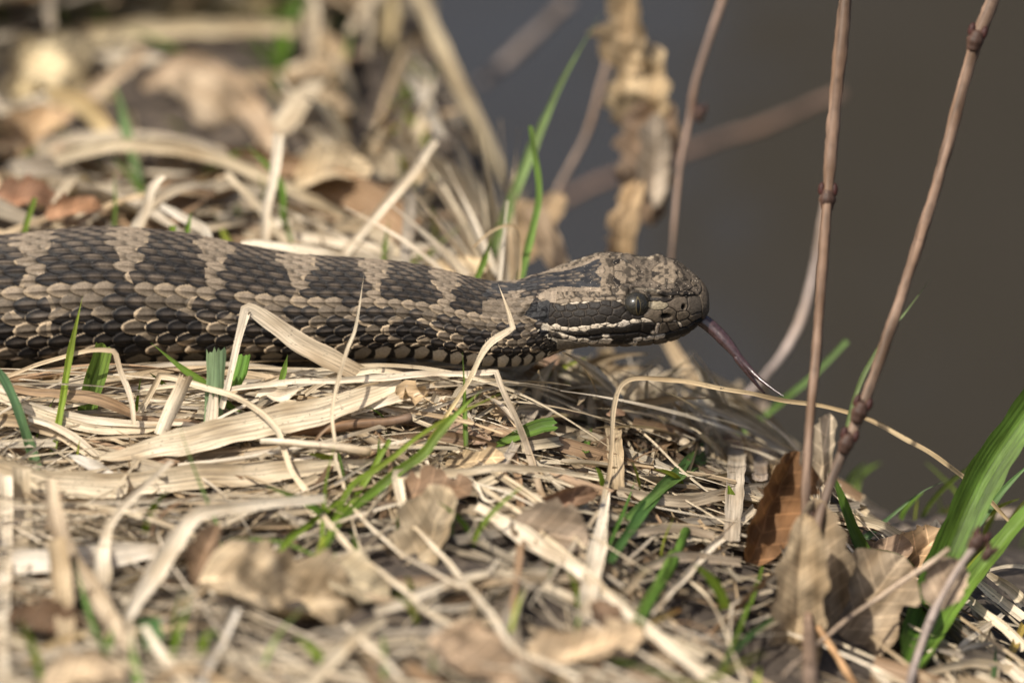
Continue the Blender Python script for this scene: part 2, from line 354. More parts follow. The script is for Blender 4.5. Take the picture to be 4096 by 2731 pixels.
def d_axis(px): return hermite(px, [-1900, -1100, 0, 1000, 1900, 2420, 2834], [9.0, 5.2, 2.6, 2.1, 1.35, 1.05, 0.95])
def build_snake():
    cols = np.concatenate([np.arange(-1900, -60, 9.0), np.arange(-60, 2700, 2.9), 2834 - 134 * (1 - np.sin(np.linspace(0, np.pi / 2, 110)))])
    NP = 520
    # denser samples on the side that faces the camera
    phi = np.linspace(-np.pi, np.pi, NP, endpoint=False)
    nC = len(cols)
    top = hermite(cols, OUT[:, 0], OUT[:, 1]); bot = hermite(cols, OUT[:, 0], OUT[:, 2])
    H = (bot - top) / 2 / PPC; cy = (top + bot) / 2; dax = d_axis(cols); k = 1 + dax / D0; H = H * k
    wv = np.where(cols < 2050, H, hermite(cols, *zip(*HW)) * k); nx = np.interp(cols, *zip(*NEX))
    rho = np.radians(12) * sstep(1950, 2330, cols); th = THETA + rho
    c, s_ = np.cos(phi), np.sin(phi)
    pa = lambda e: (-np.sign(s_) * np.abs(s_) ** e, np.sign(c) * np.abs(c) ** e)
    hv = np.empty(nC)
    for i in range(nC):
        if cols[i] < 2050: hv[i] = H[i]; continue
        a, b = pa(2 / nx[i]); lo, hi = 0.001, 3.0
        wv[i] = min(wv[i], 0.93 * H[i] / math.sin(th[i]) + 1e-4)
        for _ in range(26):
            m_ = (lo + hi) / 2; u = m_ * b * math.cos(th[i]) + wv[i] * a * math.sin(th[i])
            if u.max() > H[i]: hi = m_
            else: lo = m_
        hv[i] = lo
    bl = sstep(2050, 2130, cols); hv = hv  # head height from outline
    e = (2 / nx)[:, None]
    ya = -np.sign(s_)[None] * np.abs(s_)[None] ** e * wv[:, None]; za = np.sign(c)[None] * np.abs(c)[None] ** e * hv[:, None]
    cr, sr = np.cos(rho)[:, None], np.sin(rho)[:, None]
    yr = ya * cr - za * sr; zr = za * cr + ya * sr
    C = P(cols, cy, dax)
    V = C[:, None, :] + np.stack([0 * yr, yr, zr], -1)
    # radial directions for the relief
    dX = np.gradient(V, axis=0); dP = np.roll(V, -1, 1) - np.roll(V, 1, 1); Nn = nz(np.cross(dX, dP))
    sgn = np.sign((Nn * (V - C[:, None, :])).sum(-1).mean()); Nn = Nn * sgn
    px, py, dd = proj(V.reshape(-1, 3)); px = px.reshape(nC, NP); py = py.reshape(nC, NP)
    PH = np.degrees(np.abs(phi))[None].repeat(nC, 0); CX = cols[:, None].repeat(NP, 1)
    # near-side image coordinates, mirrored for the far flank
    mir = (NP - np.arange(NP)) % NP; near = phi >= 0
    pxm = np.where(near[None], px, px[:, mir]); pym = np.where(near[None], py, py[:, mir])
    hx = (pxm - 1950) * 1.809; hy = (pym - 950) * 1.809
    # ---- scale lattice
    rowdeg = np.concatenate([[0], np.cumsum(np.interp(np.arange(1, 13), [1, 5, 12], [6.0, 9.0, 12.2]))])
    kap0 = np.interp(PH, np.concatenate([rowdeg, [180]]), np.concatenate([np.arange(13), [18]]))
    Lpx = np.interp(cols, [-1900, 0, 1000, 1500, 1900, 2100, 2834], [80, 90, 76, 60, 47, 36, 36]); p0 = np.concatenate([[0], np.cumsum(np.diff(cols) / ((Lpx[1:] + Lpx[:-1]) / 2))])
    hj = vnoise(np.stack([CX.ravel() / 22, PH.ravel() / 8, 0 * PH.ravel()], 1), 44).reshape(nC, NP); headm = (CX + (hj - .5) * 70 > 2172 + (PH - 60) * 0.35)
    kap = np.where(headm, kap0 * 1.45 + 40, kap0); pp = np.where(headm, CX / 31.0 + 500, p0[:, None].repeat(NP, 1))
    pp = pp + (vnoise(np.stack([pp.ravel() * .6, kap.ravel() * .6, 0 * kap.ravel()], 1), 5).reshape(nC, NP) - .5) * 0.22
    best = np.full((nC, NP), -1.0); bid_m = np.zeros((nC, NP)); bid_k = np.zeros((nC, NP)); rim = np.ones((nC, NP)); keel = np.zeros((nC, NP)); av = np.zeros((nC, NP))
    kb = np.round(kap)
    vedge = np.interp(cols, [0, 1200, 1900], [121, 115, 109])[:, None]; vent = (~headm) & (PH > vedge)
    for dk in (-1, 0, 1):
        kk = kb + dk; off = 0.5 * np.mod(kk, 2)
        mb = np.floor(pp - off + 0.5)
        for dm in (-1, 0, 1):
            mc = mb + dm; a = (mc + off) - pp; b = kap - kk
            la, lb = 0.72, 0.66
            an = a / la; inside = np.abs(an) < 1
            hwid = lb * np.sqrt(np.clip(1 - np.abs(an + 0.0) ** 2.4, 0, 1)) * (1 - 0.22 * np.clip(an, 0, 1)); q = np.abs(b) / np.maximum(hwid, 1e-4)
            ok = inside & (q < 1); h = 0.50 + 0.50 * an - 0.16 * q * q + 0.02 * hash2(mc, kk, 3)
            up = ok & (h > best)
            best = np.where(up, h, best); bid_m = np.where(up, mc, bid_m); bid_k = np.where(up, kk, bid_k)
            rim = np.where(up, np.maximum(q, np.clip(an, 0, 1) ** 1.2), rim); keel = np.where(up, np.exp(-(b / 0.14) ** 2) * (1 - an * an), keel); av = np.where(up, an, av)
    hgt = np.where(best < 0, 0.0, best)
    size = np.where(headm, 0.011, (np.interp(cols, [0, 1000, 1900, 2100], [0.085, 0.070, 0.050, 0.034]))[:, None] * np.ones((1, NP)))
    size = size * np.where(headm, 1.0, np.interp(PH, [0, 60, 110], [0.85, 1.0, 1.25]))
    disp = size * hgt + np.where(headm, 0.35, 1.0) * size * 0.75 * keel * np.clip(1.4 - kap0 / 10, 0.15, 1)
    # ventral scutes
    vp = pp * 0.74; vf = vp - np.floor(vp); disp = np.where(vent, size * .35 * (1 - vf), disp)
    # ---- pattern
    CEN = [-1740, -1360, -980, -600, -220, 157, 536, 876, 1206, 1512, 1793, 2050, 2320]
    def dark_at(cx, ph):
        f = np.interp(cx, CEN, np.arange(len(CEN))); f = np.abs(f - np.round(f))
        wi = np.interp(ph, [0, 9, 22, 34, 46, 52], [.235, .22, .14, .085, .075, .11])
        d = (ph < 52) & (f > wi)
        d |= (f / .21) ** 2 + ((ph - 70) / 11) ** 2 < 1
        d |= ((.5 - f) / .31) ** 2 + ((ph - 89) / 14) ** 2 < 1
        d |= (f / .27) ** 2 + ((ph - 106) / 10) ** 2 < 1
        return d
    offk = 0.5 * np.mod(bid_k, 2); pc = bid_m + offk
    scx = np.interp(pc, p0, cols); sph = np.interp(bid_k, np.arange(13), rowdeg)
    jx = (hash2(bid_m, bid_k, 1) - .5) * 14
    lat = (hash2(bid_m, bid_k, 15) < .07) & (sph > 54)
    mx_ = scx * .62 + CX * .38 + jx; mp_ = sph * .62 + PH * .38
    dk_c = dark_at(mx_, mp_) | lat
    nb = np.zeros((nC, NP), bool)
    for sx, sp in ((7, 0), (-7, 0), (0, 1.9), (0, -1.9)): nb |= dark_at(mx_ + sx, mp_ + sp)
    hs = hash2(bid_m, bid_k, 7); hs2 = hash2(bid_m, bid_k, 9)
    cD = np.array([.0080, .0076, .0082]); cDc = np.array([.105, .082, .062]); cT = np.array([.178, .139, .100]); cR = np.array([.31, .235, .155]); cW = np.array([.52, .45, .35])
    rimf = sstep(.66, .92, rim); low = sstep(7.8, 10, kap0); mids = sstep(6.9, 7.9, kap0)
    dust = (0.04 + 0.80 * sstep(.72, .22, rim) + .40 * keel) * (0.30 + 0.85 * hs) * np.interp(kap0, [0, 7.5, 10, 12.5], [.9, .85, .45, .12])
    col_d = cD + (cDc - cD) * np.clip(dust, 0, 1)[..., None]
    thin = sstep(.86, .97, rim) * sstep(1.0, .985, rim) * (0.10 + .95 * low * (hs > .4)) * (0.3 + hs2)
    col_d = col_d + (cR * (.55 + .6 * low[..., None]) - col_d) * np.clip(thin, 0, 1)[..., None]
    tb = (0.80 + .35 * hs2)[..., None]; col_t = cT * tb * (1 - .50 * mids[..., None]) * (1 - .60 * sstep(.74, .98, rim)[..., None])
    sline = ((sph > 53) & (sph < 60)) * sstep(.40, .75, rim) * (.12 + .45 * (hs2 > .4))
    pale = np.clip(sline + np.where(nb, (0.35 + .55 * (hs > .3)) * (.22 + .78 * sstep(.40, .78, rim)), 0.0) + rimf * (.05 + .85 * low * (hs > .3)), 0, 1)
    col_t = col_t + (cR * (0.85 + .55 * low[..., None]) - col_t) * pale[..., None]
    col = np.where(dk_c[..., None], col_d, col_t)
    col = col * np.where(headm, 1, .28 + .72 * sstep(-.62, .05, av))[..., None]  # darker scale bases: shade behind the overlapping tips put into the colour
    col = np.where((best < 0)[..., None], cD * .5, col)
    vh = hash2(np.floor(vp), 0 * vp, 4); vdark = (vh > .45)
    vcol = np.where((np.abs(vf - .5 + .012 * (PH - vedge)) < np.clip((PH - vedge) * (.040 + .022 * vh), 0, .42))[..., None], (cW * (.55 + .5 * vh[..., None])) * np.interp(cols, [1200, 1750], [.35, 1])[:, None, None], cD)
    col = np.where(vent[..., None], vcol, col)
    # ---- head: zones for the small scales, then the large plates
    zones = [([(-80, 470), (330, 430), (330, 500), (250, 600), (-80, 560)], 'b'), ([(-60, 440), (20, 360), (230, 310), (520, 200), (700, 150), (1100, 120), (1300, 180), (1000, 420), (800, 370), (420, 360)], 'd'),
             ([(200, 335), (520, 200), (690, 150), (840, 180), (960, 280), (860, 330), (780, 255), (650, 205), (500, 245), (250, 345)], 't'),
             ([(690, 165), (700, 60), (1080, 60), (1120, 190), (900, 200), (830, 178)], 'k'),
             ([(350, 440), (420, 380), (470, 358), (860, 365), (1010, 420), (1010, 462), (800, 458), (560, 480), (470, 490), (440, 455)], 't'),
             ([(250, 560), (320, 480), (430, 448), (480, 488), (560, 490), (800, 466), (1000, 450), (1020, 600), (700, 640), (560, 650), (400, 615)], 'x'),
             ([(360, 680), (400, 620), (520, 640), (640, 740), (700, 790), (560, 790), (430, 720)], 'w')]
    zc = {'b': cT * .75, 'd': cD * 1.6 + .012, 't': cT * 1.12, 'k': cD * 1.4 + .02, 'x': cD + .006, 'w': cW * .55}
    pj = (hs - .5)[..., None]
    for poly, z in zones:
        inn = inpoly(hx + (hs2 - .5) * 14, hy + (hs - .5) * 10, poly) & (CX > 1930)
        base = zc[z] * (1 + .5 * pj)
        if z in 'dk': base = base + (cT * .8 - base) * (np.exp(-(rim / .5) ** 2) * np.clip(hs2 * 1.6 - .5, 0, 1))[..., None]
        if z == 't': base = base * (1 - .25 * rimf[..., None])
        if z == 'w': base = np.where((hs > .45)[..., None], base, cD * 1.5)
        col = np.where(inn[..., None], base, col)
    tan, drk, mid, wht, brn = (.165, .128, .090), (.017, .014, .0115), (.100, .078, .057), (.50, .42, .32), (.092, .071, .050)
    S_ = [(1130, 350, 115, 42, 6, mid), (1160, 395, 90, 12, 6, (.26, .21, .15)), (1180, 250, 105, 38, -8, drk), (1300, 290, 85, 48, -15, tan), (1330, 190, 60, 42, 20, tan), (1190, 185, 90, 32, 8, drk),
          (1000, 290, 100, 42, 10, tan), (940, 225, 85, 28, 14, drk), (860, 270, 70, 40, 20, tan), (1080, 190, 60, 26, 5, drk), (930, 310, 42, 20, 40, drk), (1310, 375, 58, 34, 0, mid), (1320, 383, 36, 14, 0, (.25, .20, .15)),
          (1430, 340, 66, 40, 25, mid), (1420, 285, 66, 34, 30, tan), (1500, 320, 44, 44, 50, brn), (1500, 380, 42, 32, 20, mid), (1390, 405, 120, 14, 0, drk),
          (1575, 470, 34, 96, 0, brn), (1490, 490, 46, 66, 0, (.075, .06, .045)), (1390, 480, 56, 58, 0, mid), (1250, 440, 88, 22, -2, drk), (1230, 490, 52, 28, 6, (.20, .165, .11)), (1200, 565, 80, 38, 0, brn), (1320, 560, 60, 44, 0, brn), (1400, 560, 50, 34, 0, brn), (1490, 575, 50, 26, -30, brn),
          (960, 440, 42, 22, 30, tan), (945, 400, 46, 24, 0, tan), (860, 410, 48, 24, 0, tan), (770, 410, 46, 24, 0, tan), (680, 415, 46, 24, 0, tan), (590, 420, 46, 24, 0, tan), (510, 430, 46, 26, 0, tan), (900, 440, 44, 16, 0, tan), (815, 440, 44, 16, 0, tan), (730, 445, 44, 16, 0, tan), (640, 450, 44, 16, 0, tan), (550, 460, 44, 16, 0, tan),
          (550, 487, 28, 6, -8, (.30, .24, .17)), (630, 477, 28, 7, -8, wht), (712, 469, 28, 6, -8, wht), (800, 459, 30, 7, -6, (.30, .24, .17)), (965, 455, 26, 12, 0, wht),
          (530, 515, 44, 26, 0, drk), (610, 510, 44, 26, 0, drk), (690, 503, 44, 26, 0, drk), (775, 497, 46, 27, 0, drk), (870, 480, 34, 20, 0, drk), (930, 490, 30, 28, 0, drk), (860, 530, 50, 30, 0, drk), (950, 540, 34, 34, 60, drk), (1010, 575, 36, 24, 20, drk),
          (500, 560, 46, 25, 0, drk), (580, 555, 46, 26, 0, drk), (665, 548, 46, 26, 0, drk), (750, 542, 46, 28, 0, drk), (540, 605, 46, 24, 0, drk), (630, 602, 46, 24, 0, drk), (720, 595, 48, 25, 0, drk), (815, 585, 50, 25, 0, drk), (905, 590, 48, 20, 0, drk), (460, 540, 40, 40, 0, drk), (470, 600, 36, 30, 0, drk),
          (1090, 570, 50, 16, 0, drk), (1150, 596, 46, 18, 12, wht), (1068, 602, 42, 14, -6, wht), (990, 622, 52, 20, -16, (.42, .36, .29)), (910, 634, 40, 10, -10, wht), (850, 622, 32, 7, -8, wht), (790, 640, 40, 12, -10, wht), (708, 656, 38, 17, -6, wht), (620, 664, 42, 11, 0, wht), (560, 656, 30, 11, 10, wht), (500, 640, 34, 13, 20, wht), (440, 640, 30, 13, 30, (.30, .25, .19)),
          (1065, 650, 52, 30, 0, drk), (1160, 645, 46, 32, 0, drk), (960, 668, 50, 24, 0, drk), (870, 672, 48, 24, 0, drk), (780, 686, 50, 22, 0, drk), (690, 698, 52, 18, 0, drk), (600, 696, 50, 16, 12, drk), (1228, 655, 13, 36, 5, (.5, .4, .3)), (1275, 655, 40, 34, 0, brn), (1345, 640, 44, 34, 0, brn), (1385, 628, 26, 14, 35, wht), (1350, 600, 14, 10, 0, (.5, .4, .3)), (1440, 615, 44, 30, -20, brn),
          (1190, 685, 20, 16, 60, (.45, .37, .28)), (1050, 700, 55, 26, 0, drk), (1140, 700, 45, 26, 0, drk), (955, 712, 52, 24, 0, drk), (856, 710, 30, 15, 0, wht), (790, 722, 46, 14, 0, drk), (700, 738, 46, 12, 0, wht), (615, 722, 40, 11, 18, wht), (560, 700, 34, 11, 25, wht), (770, 750, 42, 12, -8, wht), (850, 746, 60, 24, 0, wht), (940, 752, 46, 20, 0, drk), (1020, 745, 30, 22, 0, drk), (1085, 728, 42, 16, -6, wht), (1160, 724, 46, 18, -8, wht), (1245, 714, 44, 16, -14, wht), (1050, 757, 42, 15, -4, wht), (900, 772, 60, 12, 0, mid), (800, 775, 60, 12, 0, (.15, .12, .09)), (680, 768, 60, 14, 5, (.14, .115, .085)), (990, 770, 45, 12, 0, brn),
          (1150, 758, 60, 18, -5, brn), (1330, 698, 55, 20, -14, drk), (1250, 745, 60, 18, -10, brn), (1350, 722, 60, 18, -14, brn), (1420, 672, 44, 22, -22, drk), (1440, 700, 50, 18, -25, brn), (1490, 640, 40, 24, -35, drk), (1520, 610, 30, 24, -40, drk)]
    pm = ((hx > 500) & (hy > 395)) | ((hx > 880 - 0.35 * (hy - 150)) & (hx > 820)) | ((hx > 440) & (hy > 470) & (hy < 720) & (hx > 430 + (720 - hy) * .1)); pm &= CX > 2170
    pm &= (hy < 800)
    idx = np.where(pm); qx, qy = hx[idx], hy[idx]
    nse = np.stack([qx / 26, qy / 26, 0 * qx], 1); qx = qx + (vnoise(nse, 21) - .5) * 14; qy = qy + (vnoise(nse, 22) - .5) * 10
    d1 = np.full(qx.shape, 1e9); d2 = d1.copy(); w1 = np.zeros(qx.shape, int)
    for k_, (x0, y0, a, b, an, cc) in enumerate(S_):
        an = math.radians(an); ux = (qx - x0) * math.cos(an) + (qy - y0) * math.sin(an); uy = -(qx - x0) * math.sin(an) + (qy - y0) * math.cos(an)
        dn = np.sqrt((ux / a) ** 2 + (uy / b) ** 2)
        m_ = dn < d1; d2 = np.where(m_, d1, np.minimum(d2, dn)); w1 = np.where(m_, k_, w1); d1 = np.where(m_, dn, d1)
    sc = np.array([(a + b) / 2 for _, _, a, b, _, _ in S_])[w1]
    edge = np.clip((d2 - d1) * sc / 17, 0, 1); lift = edge * (2 - edge)
    pcol = np.array([s[5] for s in S_])[w1]
    mot = vnoise(np.stack([qx / 9, qy / 9, 0 * qx], 1), 30); mot2 = vnoise(np.stack([qx / 24, qy / 24, 0 * qx], 1), 31)
    iswh = (pcol[:, 0] > .36); top_ = (qy < 440)
    patt = np.where(top_, sstep(.52, .60, mot2 * .8 + mot * .2), 0)[:, None]
    pcol = np.where(top_[:, None] & ~iswh[:, None], pcol * (1 - patt * .85) + np.where(pcol[:, :1] < .06, cT * .55, np.array([.030, .024, .018])) * patt * .85, pcol)
    pcol = np.where(iswh[:, None] & ((mot > .72) & (mot2 > .45))[:, None], pcol * .3, pcol)
    pcol = pcol * (0.75 + .5 * mot)[:, None]
    pcol = np.where(iswh[:, None], pcol * (0.22 + .78 * sstep(.02, .55, edge))[:, None], np.where(pcol[:, :1] < .035, pcol + (1 - sstep(.0, .45, edge))[:, None] * np.array([.035, .027, .019]), pcol * (0.20 + .80 * sstep(.02, .60, edge))[:, None]))
    col[idx] = pcol; disp[idx] = 0.026 * lift + .003 * mot
    # features: brow ridge, canthus groove, mouth, nostril, heat pit, eye socket
    head = CX > 2150  # grooves, pits and folds below also get their shade put into the colour
    brow = seg_dist(hx, hy, [(985, 372), (1060, 385), (1170, 400), (1260, 408)]); disp += np.where(head, 0.085 * np.exp(-(brow / 24) ** 2), 0)
    can = seg_dist(hx, hy, [(1190, 430), (1320, 432), (1520, 420)]); g = np.where(head, np.exp(-(can / 7) ** 2), 0); disp -= 0.030 * g; col *= (1 - .5 * g)[..., None]
    mou = seg_dist(hx, hy, [(1545, 582), (1500, 600), (1440, 640), (1390, 655), (1290, 688), (1200, 705), (1090, 676), (1000, 690), (910, 694), (820, 700), (730, 712), (640, 712), (540, 690), (470, 668)])
    g = np.where(head, np.exp(-(mou / 5.5) ** 2), 0); disp -= 0.032 * g; col *= (1 - .75 * g)[..., None]
    for cx_, cy_, rx, ry, dp in ((1417, 503, 13, 17, .14), (1290, 568, 30, 17, .15)):
        g = np.where(head, np.exp(-(((hx - cx_) / rx) ** 2 + ((hy - cy_) / ry) ** 2) ** 1.5), 0); disp -= dp * g; col *= (1 - .93 * g)[..., None]
    ed = np.hypot((hx - 1085) / 1.12, hy - 472); g = np.where(head, np.exp(-((ed - 88) / 12) ** 2), 0); disp -= .02 * g; col *= (1 - .7 * g)[..., None]
    jaw = seg_dist(hx, hy, [(300, 500), (250, 570), (330, 640)]); g = np.where(CX > 2040, np.exp(-(jaw / 16) ** 2), 0); disp -= .05 * g; col *= (1 - .45 * g)[..., None]
    disp *= sstep(0, 0.12, hv)[:, None]
    pg = vnoise(V.reshape(-1, 3) * 22, 8).reshape(nC, NP); col = col * (0.86 + .28 * pg)[..., None]
    V2 = V + Nn * disp[..., None]
    dustw = np.where(head, np.clip(0.25 + .9 * (hy < 440), 0, 1) * np.where(hy < 520, 1, .35), np.interp(PH, [0, 70, 110], [.55, .35, .1]) + 0 * px)
    dustw = np.where((CX > 2300) & (hy < 440), .55, dustw * .6)
    cw = np.concatenate([np.clip(col, .002, 1), dustw[..., None]], -1).reshape(-1, 4)
    Vf = V2.reshape(-1, 3); F = grid_faces(nC, NP, True)
    root = empty('snake', [Vf[:, 0].mean(), Vf[:, 1].mean(), -1.7])
    tag(root, 'dark brown blotched snake with black eye stripe and flicked-out tongue lying on dry grass', 'snake')
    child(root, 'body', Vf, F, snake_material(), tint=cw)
    # eyes
    me_ = eye_material()
    hd = np.where((CX > 2400).ravel())[0]; ids = hd[np.argmin(((px.ravel()[hd] - 2549) ** 2 + (py.ravel()[hd] - 1209) ** 2) + 1e9 * (~near[hd % NP]))]
    for sgn_ in (0, 1):
        i, j = divmod(ids, NP); j = j if sgn_ == 0 else mir[j]
        nrm = Nn[i, j] if True else None; ctr = V[i, j] - nrm * (0.118 if sgn_ == 0 else .22); nrm = nz(np.array([0.10, -0.95, 0.30]) if sgn_ == 0 else np.array([0.10, 0.95, 0.2]))
        xa = nz(np.cross(np.array([0, 0, 1.0]), nrm)); ya_ = np.cross(nrm, xa)
        nu, nv, R_ = 48, 32, 0.272
        th_ = np.linspace(0, np.pi, nv); ph_ = np.linspace(0, 2 * np.pi, nu, endpoint=False)
        sx, sy, sz = np.outer(np.sin(th_), np.cos(ph_)), np.outer(np.sin(th_), np.sin(ph_)), np.outer(np.cos(th_), np.ones(nu))
        loc = np.stack([sx, sy * .95, sz], -1).reshape(-1, 3) * R_
        eo = build('eye', loc, grid_faces(nv, nu, True), me_, origin=np.zeros(3)); eo.parent = root
        Rm = Matrix(np.stack([xa, ya_, nrm], 1).tolist()).to_4x4(); Rm.translation = Vector(((ctr - ORIG[root.name]) * CM).tolist()); eo.matrix_local = Rm
    # tongue: one forked piece
    pts = P(*np.array([(2745, 1258), (2800, 1276), (2850, 1312), (2905, 1368), (2955, 1428), (2985, 1466)], float).T, np.array([.95, .95, .9, .8, .7, .65]))
    c1, par = spline(pts, .04); rd = np.interp(np.linspace(0, 1, len(c1)), [0, .2, .6, 1], [.145, .140, .130, .060])
    Va, Fa, ua, sa = tube(c1, rd, 14, False)
    vs, fs = [Va], [Fa]; n0 = len(Va)
    for pt, dd_ in (([(2935, 1404), (2982, 1458), (3022, 1500), (3062, 1534), (3100, 1562), (3135, 1584)], [.72, .66, .55, .42, .30, .2]), ([(2930, 1408), (2972, 1464), (3004, 1508), (3034, 1546), (3060, 1576), (3080, 1600)], [.72, .68, .70, .75, .85, .95])):
        c2, _ = spline(P(*np.array(pt, float).T, np.array(dd_)), .035); r2 = np.interp(np.linspace(0, 1, len(c2)), [0, .12, .25, .55, 1], [.03, .074, .070, .042, .010])
        vb, fb, _, _ = tube(c2, r2, 10, False); vs.append(vb); fs.append(fb + n0); n0 += len(vb)
    tm, n, out = mat('tongue_skin'); L = n.links.new
    g_ = nd(n, 'ShaderNodeNewGeometry'); s3 = nd(n, 'ShaderNodeSeparateXYZ'); L(g_.outputs['Normal'], s3.inputs[0])
    tc_ = nd(n, 'ShaderNodeTexCoord'); nn_ = nd(n, 'ShaderNodeTexNoise', i_Scale=1500.0, i_Detail=3.0); L(tc_.outputs['Object'], nn_.inputs['Vector'])
    cr_ = ramp(n, [(0.3, (.026, .014, .014)), (0.7, (.062, .034, .034))]); L(nn_.outputs[0], cr_.inputs[0])
    bb = nd(n, 'ShaderNodeBsdfPrincipled', i_Roughness=0.22); L(cr_.outputs[0], bb.inputs['Base Color']); bb.inputs['Coat Weight'].default_value = .3
    bb.inputs['Subsurface Weight'].default_value = 0.1; bb.inputs['Subsurface Radius'].default_value = (.001, .0004, .0003)
    bp_ = nd(n, 'ShaderNodeBump', i_Strength=0.25, i_Distance=0.0002); L(nn_.outputs[0], bp_.inputs['Height']); L(bp_.outputs[0], bb.inputs['Normal'])
    L(bb.outputs[0], out.inputs[0])
    child(root, 'tongue', np.vstack(vs), np.vstack(fs), tm)
    # grains of sand stuck to the crown
    cand = np.where(((CX > 2280) & (CX < 2790) & (hy < 430) & (PH < 75)).ravel())[0]; pick = RNG.choice(cand, 220, replace=False)
    oc = np.array([[1, 0, 0], [-1, 0, 0], [0, 1, 0], [0, -1, 0], [0, 0, 1], [0, 0, -1]], float); of = np.array([[0, 2, 4], [2, 1, 4], [1, 3, 4], [3, 0, 4], [2, 0, 5], [1, 2, 5], [3, 1, 5], [0, 3, 5]])
    vs, fs = [], []
    for q, i in enumerate(pick):
        r_ = .005 + .008 * RNG.random() ** 2; vs.append(Vf[i] + Nn.reshape(-1, 3)[i] * r_ * .5 + oc * r_ * (0.7 + .6 * RNG.random((6, 1)))); fs.append(of + q * 6)
    tag(child(root, 'sand_grains', np.vstack(vs), np.vstack(fs), plain('sand_grain', (.42, .35, .27), .6, .5, 300, .35), smooth=False), kind='stuff')
    return top, bot, cols
S_TOP, S_BOT, S_COL = build_snake()
def hides_snake(p, pad=6):
    """points nearer than the snake whose picture falls on it, or points inside its body"""
    px, py, d = proj(p); t = np.interp(px, S_COL, S_TOP); b = np.interp(px, S_COL, S_BOT); on = (px > -250) & (px < 2850) & (py > t - pad) & (py < b + pad - 14)
    dz = d - d_axis(np.clip(px, -1900, 2834)); return bool((on & (dz < 1.5)).any())

# ------------------------------------------------------------------ blades, straws, leaves, twigs
PALE, STRAW, TANC, BROWN, GREY = (.70, .615, .485), (.63, .535, .39), (.49, .385, .255), (.30, .20, .12), (.45, .39, .31)
GRN, DGRN, YGRN, BGRN = (.175, .265, .030), (.110, .185, .026), (.27, .32, .045), (.19, .28, .15)
CAMP = -AF * D0
HERO = np.full((176, 260), 1e3)
def cells(V):
    px, py, d = proj(V); i = np.floor(py / 16).astype(int); j = np.floor(px / 16).astype(int)
    ok = (i >= 0) & (i < 176) & (j >= 0) & (j < 260); return i[ok], j[ok], d[ok]
def note(V):
    i, j, d = cells(V); np.minimum.at(HERO, (i, j), d)
def dense(Cc, k=6):
    n = len(Cc); t = np.linspace(0, n - 1, (n - 1) * k + 1); return np.stack([np.interp(t, np.arange(n), Cc[:, a]) for a in range(3)], 1)
def covers(V, slack=.05):
    i, j, d = cells(V); return int((d < HERO[i, j] - slack * 0 + 0.0).__and__(HERO[i, j] < 900).sum())
def clear_depth(px, py, d, gap):
    """bring points that would lie under the bank's surface forward along their line of sight until they rest on it"""
    px = np.asarray(px, float); py = np.asarray(py, float); d = np.array(d, float) + 0 * px
    for _ in range(60):
        p = P(px, py, d); low = p[..., 2] < np.maximum(bank_z(p[..., 0], p[..., 1]) - .1, ground_z(p[..., 0], p[..., 1])) + gap
        if not low.any(): break
        d = np.where(low, d - .18, d)
    return d
def along(vals, u): return np.interp(u, np.linspace(0, 1, len(vals)), vals) if np.ndim(vals) else np.full(len(u), float(vals))
def blade_data(pts, w, d, roll=0., kink=(), tint=STRAW, tip=None, taper=(0, 0), cup=.14, nc=5, ragged=(0, 0), vfold=0., tubular=False, step=.09, wob=.03, rooted=False):
    q = np.array(pts, float); n = len(q)
    arc = np.concatenate([[0], np.cumsum(np.hypot(*np.diff(q, axis=0).T))]); u0 = arc / arc[-1]
    C0 = P(q[:, 0], q[:, 1], along(d, u0) if rooted else clear_depth(q[:, 0], q[:, 1], along(d, u0), .30)); C, par = spline(C0, step, kink)
    s = np.concatenate([[0], np.cumsum(np.linalg.norm(np.diff(C, axis=0), axis=1))]); u = s / s[-1]
    ph = RNG.random(4) * 9; C = C + (wob * .5 * (np.sin(s * 2.3 + ph[0]) + .6 * np.sin(s * 5.1 + ph[1])))[:, None] * AU + (wob * np.sin(s * 1.7 + ph[2]))[:, None] * AF
    dep = C @ AF; wpx = along(w, u); wpx = np.maximum(wpx - .45 * APERTURE * np.abs(dep) / (D0 + dep) * PPC, .5 * wpx)
    wd = wpx / PPC * (1 + dep / D0) * (1 + .06 * np.sin(s * 3.1 + ph[3]) + .04 * np.sin(s * 9 + ph[0]))
    if taper[0]: wd = wd * np.clip(u / taper[0], 0.02, 1) ** .75
    if taper[1]: wd = wd * np.clip((1 - u) / taper[1], 0.02, 1) ** .75
    if tubular: V, F, uv, s = tube(C, wd / 2, 9, True, .16); per = 9; 
    else:
        N = CAMP[None] - C + np.array([0, 0, 40.0]) * 0.5
        V, F, uv, s = ribbon(C, wd, N, np.radians(along(roll, u)), cup, nc, ragged, vfold); per = nc
    uv = uv + RNG.random(2) * 40
    note(V); t0 = np.array(tint, float); t1 = np.array(tip if tip is not None else tint, float)
    uu = np.repeat(u, per); uu = np.concatenate([uu, [0, 1]]) if tubular else uu
    tt = t0 + (t1 - t0) * (np.clip(uu - .35, 0, 1) / .65)[:, None] ** 1.3 if tip is not None else np.broadcast_to(t0, (len(V), 3))
    return V, F, uv, tt
def straw(label, pts, w, d, cat='dry straw', name='dry_straw', m=None, **kw):
    kw.setdefault('ragged', (.3, .3)); V, F, uv, tt = blade_data(pts, w, d, **kw)
    return tag(build(name, V, F, m or M_STRAW, uv=uv, tint=tt), label, cat, kind='thing')
def green(label, pts, w, d, **kw):
    kw.setdefault('tint', GRN); kw.setdefault('vfold', .18); kw.setdefault('cup', .05); kw.setdefault('taper', (0, .55)); kw.setdefault('wob', .015); kw.setdefault('ragged', (0, 0))
    return straw(label, pts, w, d, cat='grass blade', name='grass_shoot', m=M_GREEN, **kw)
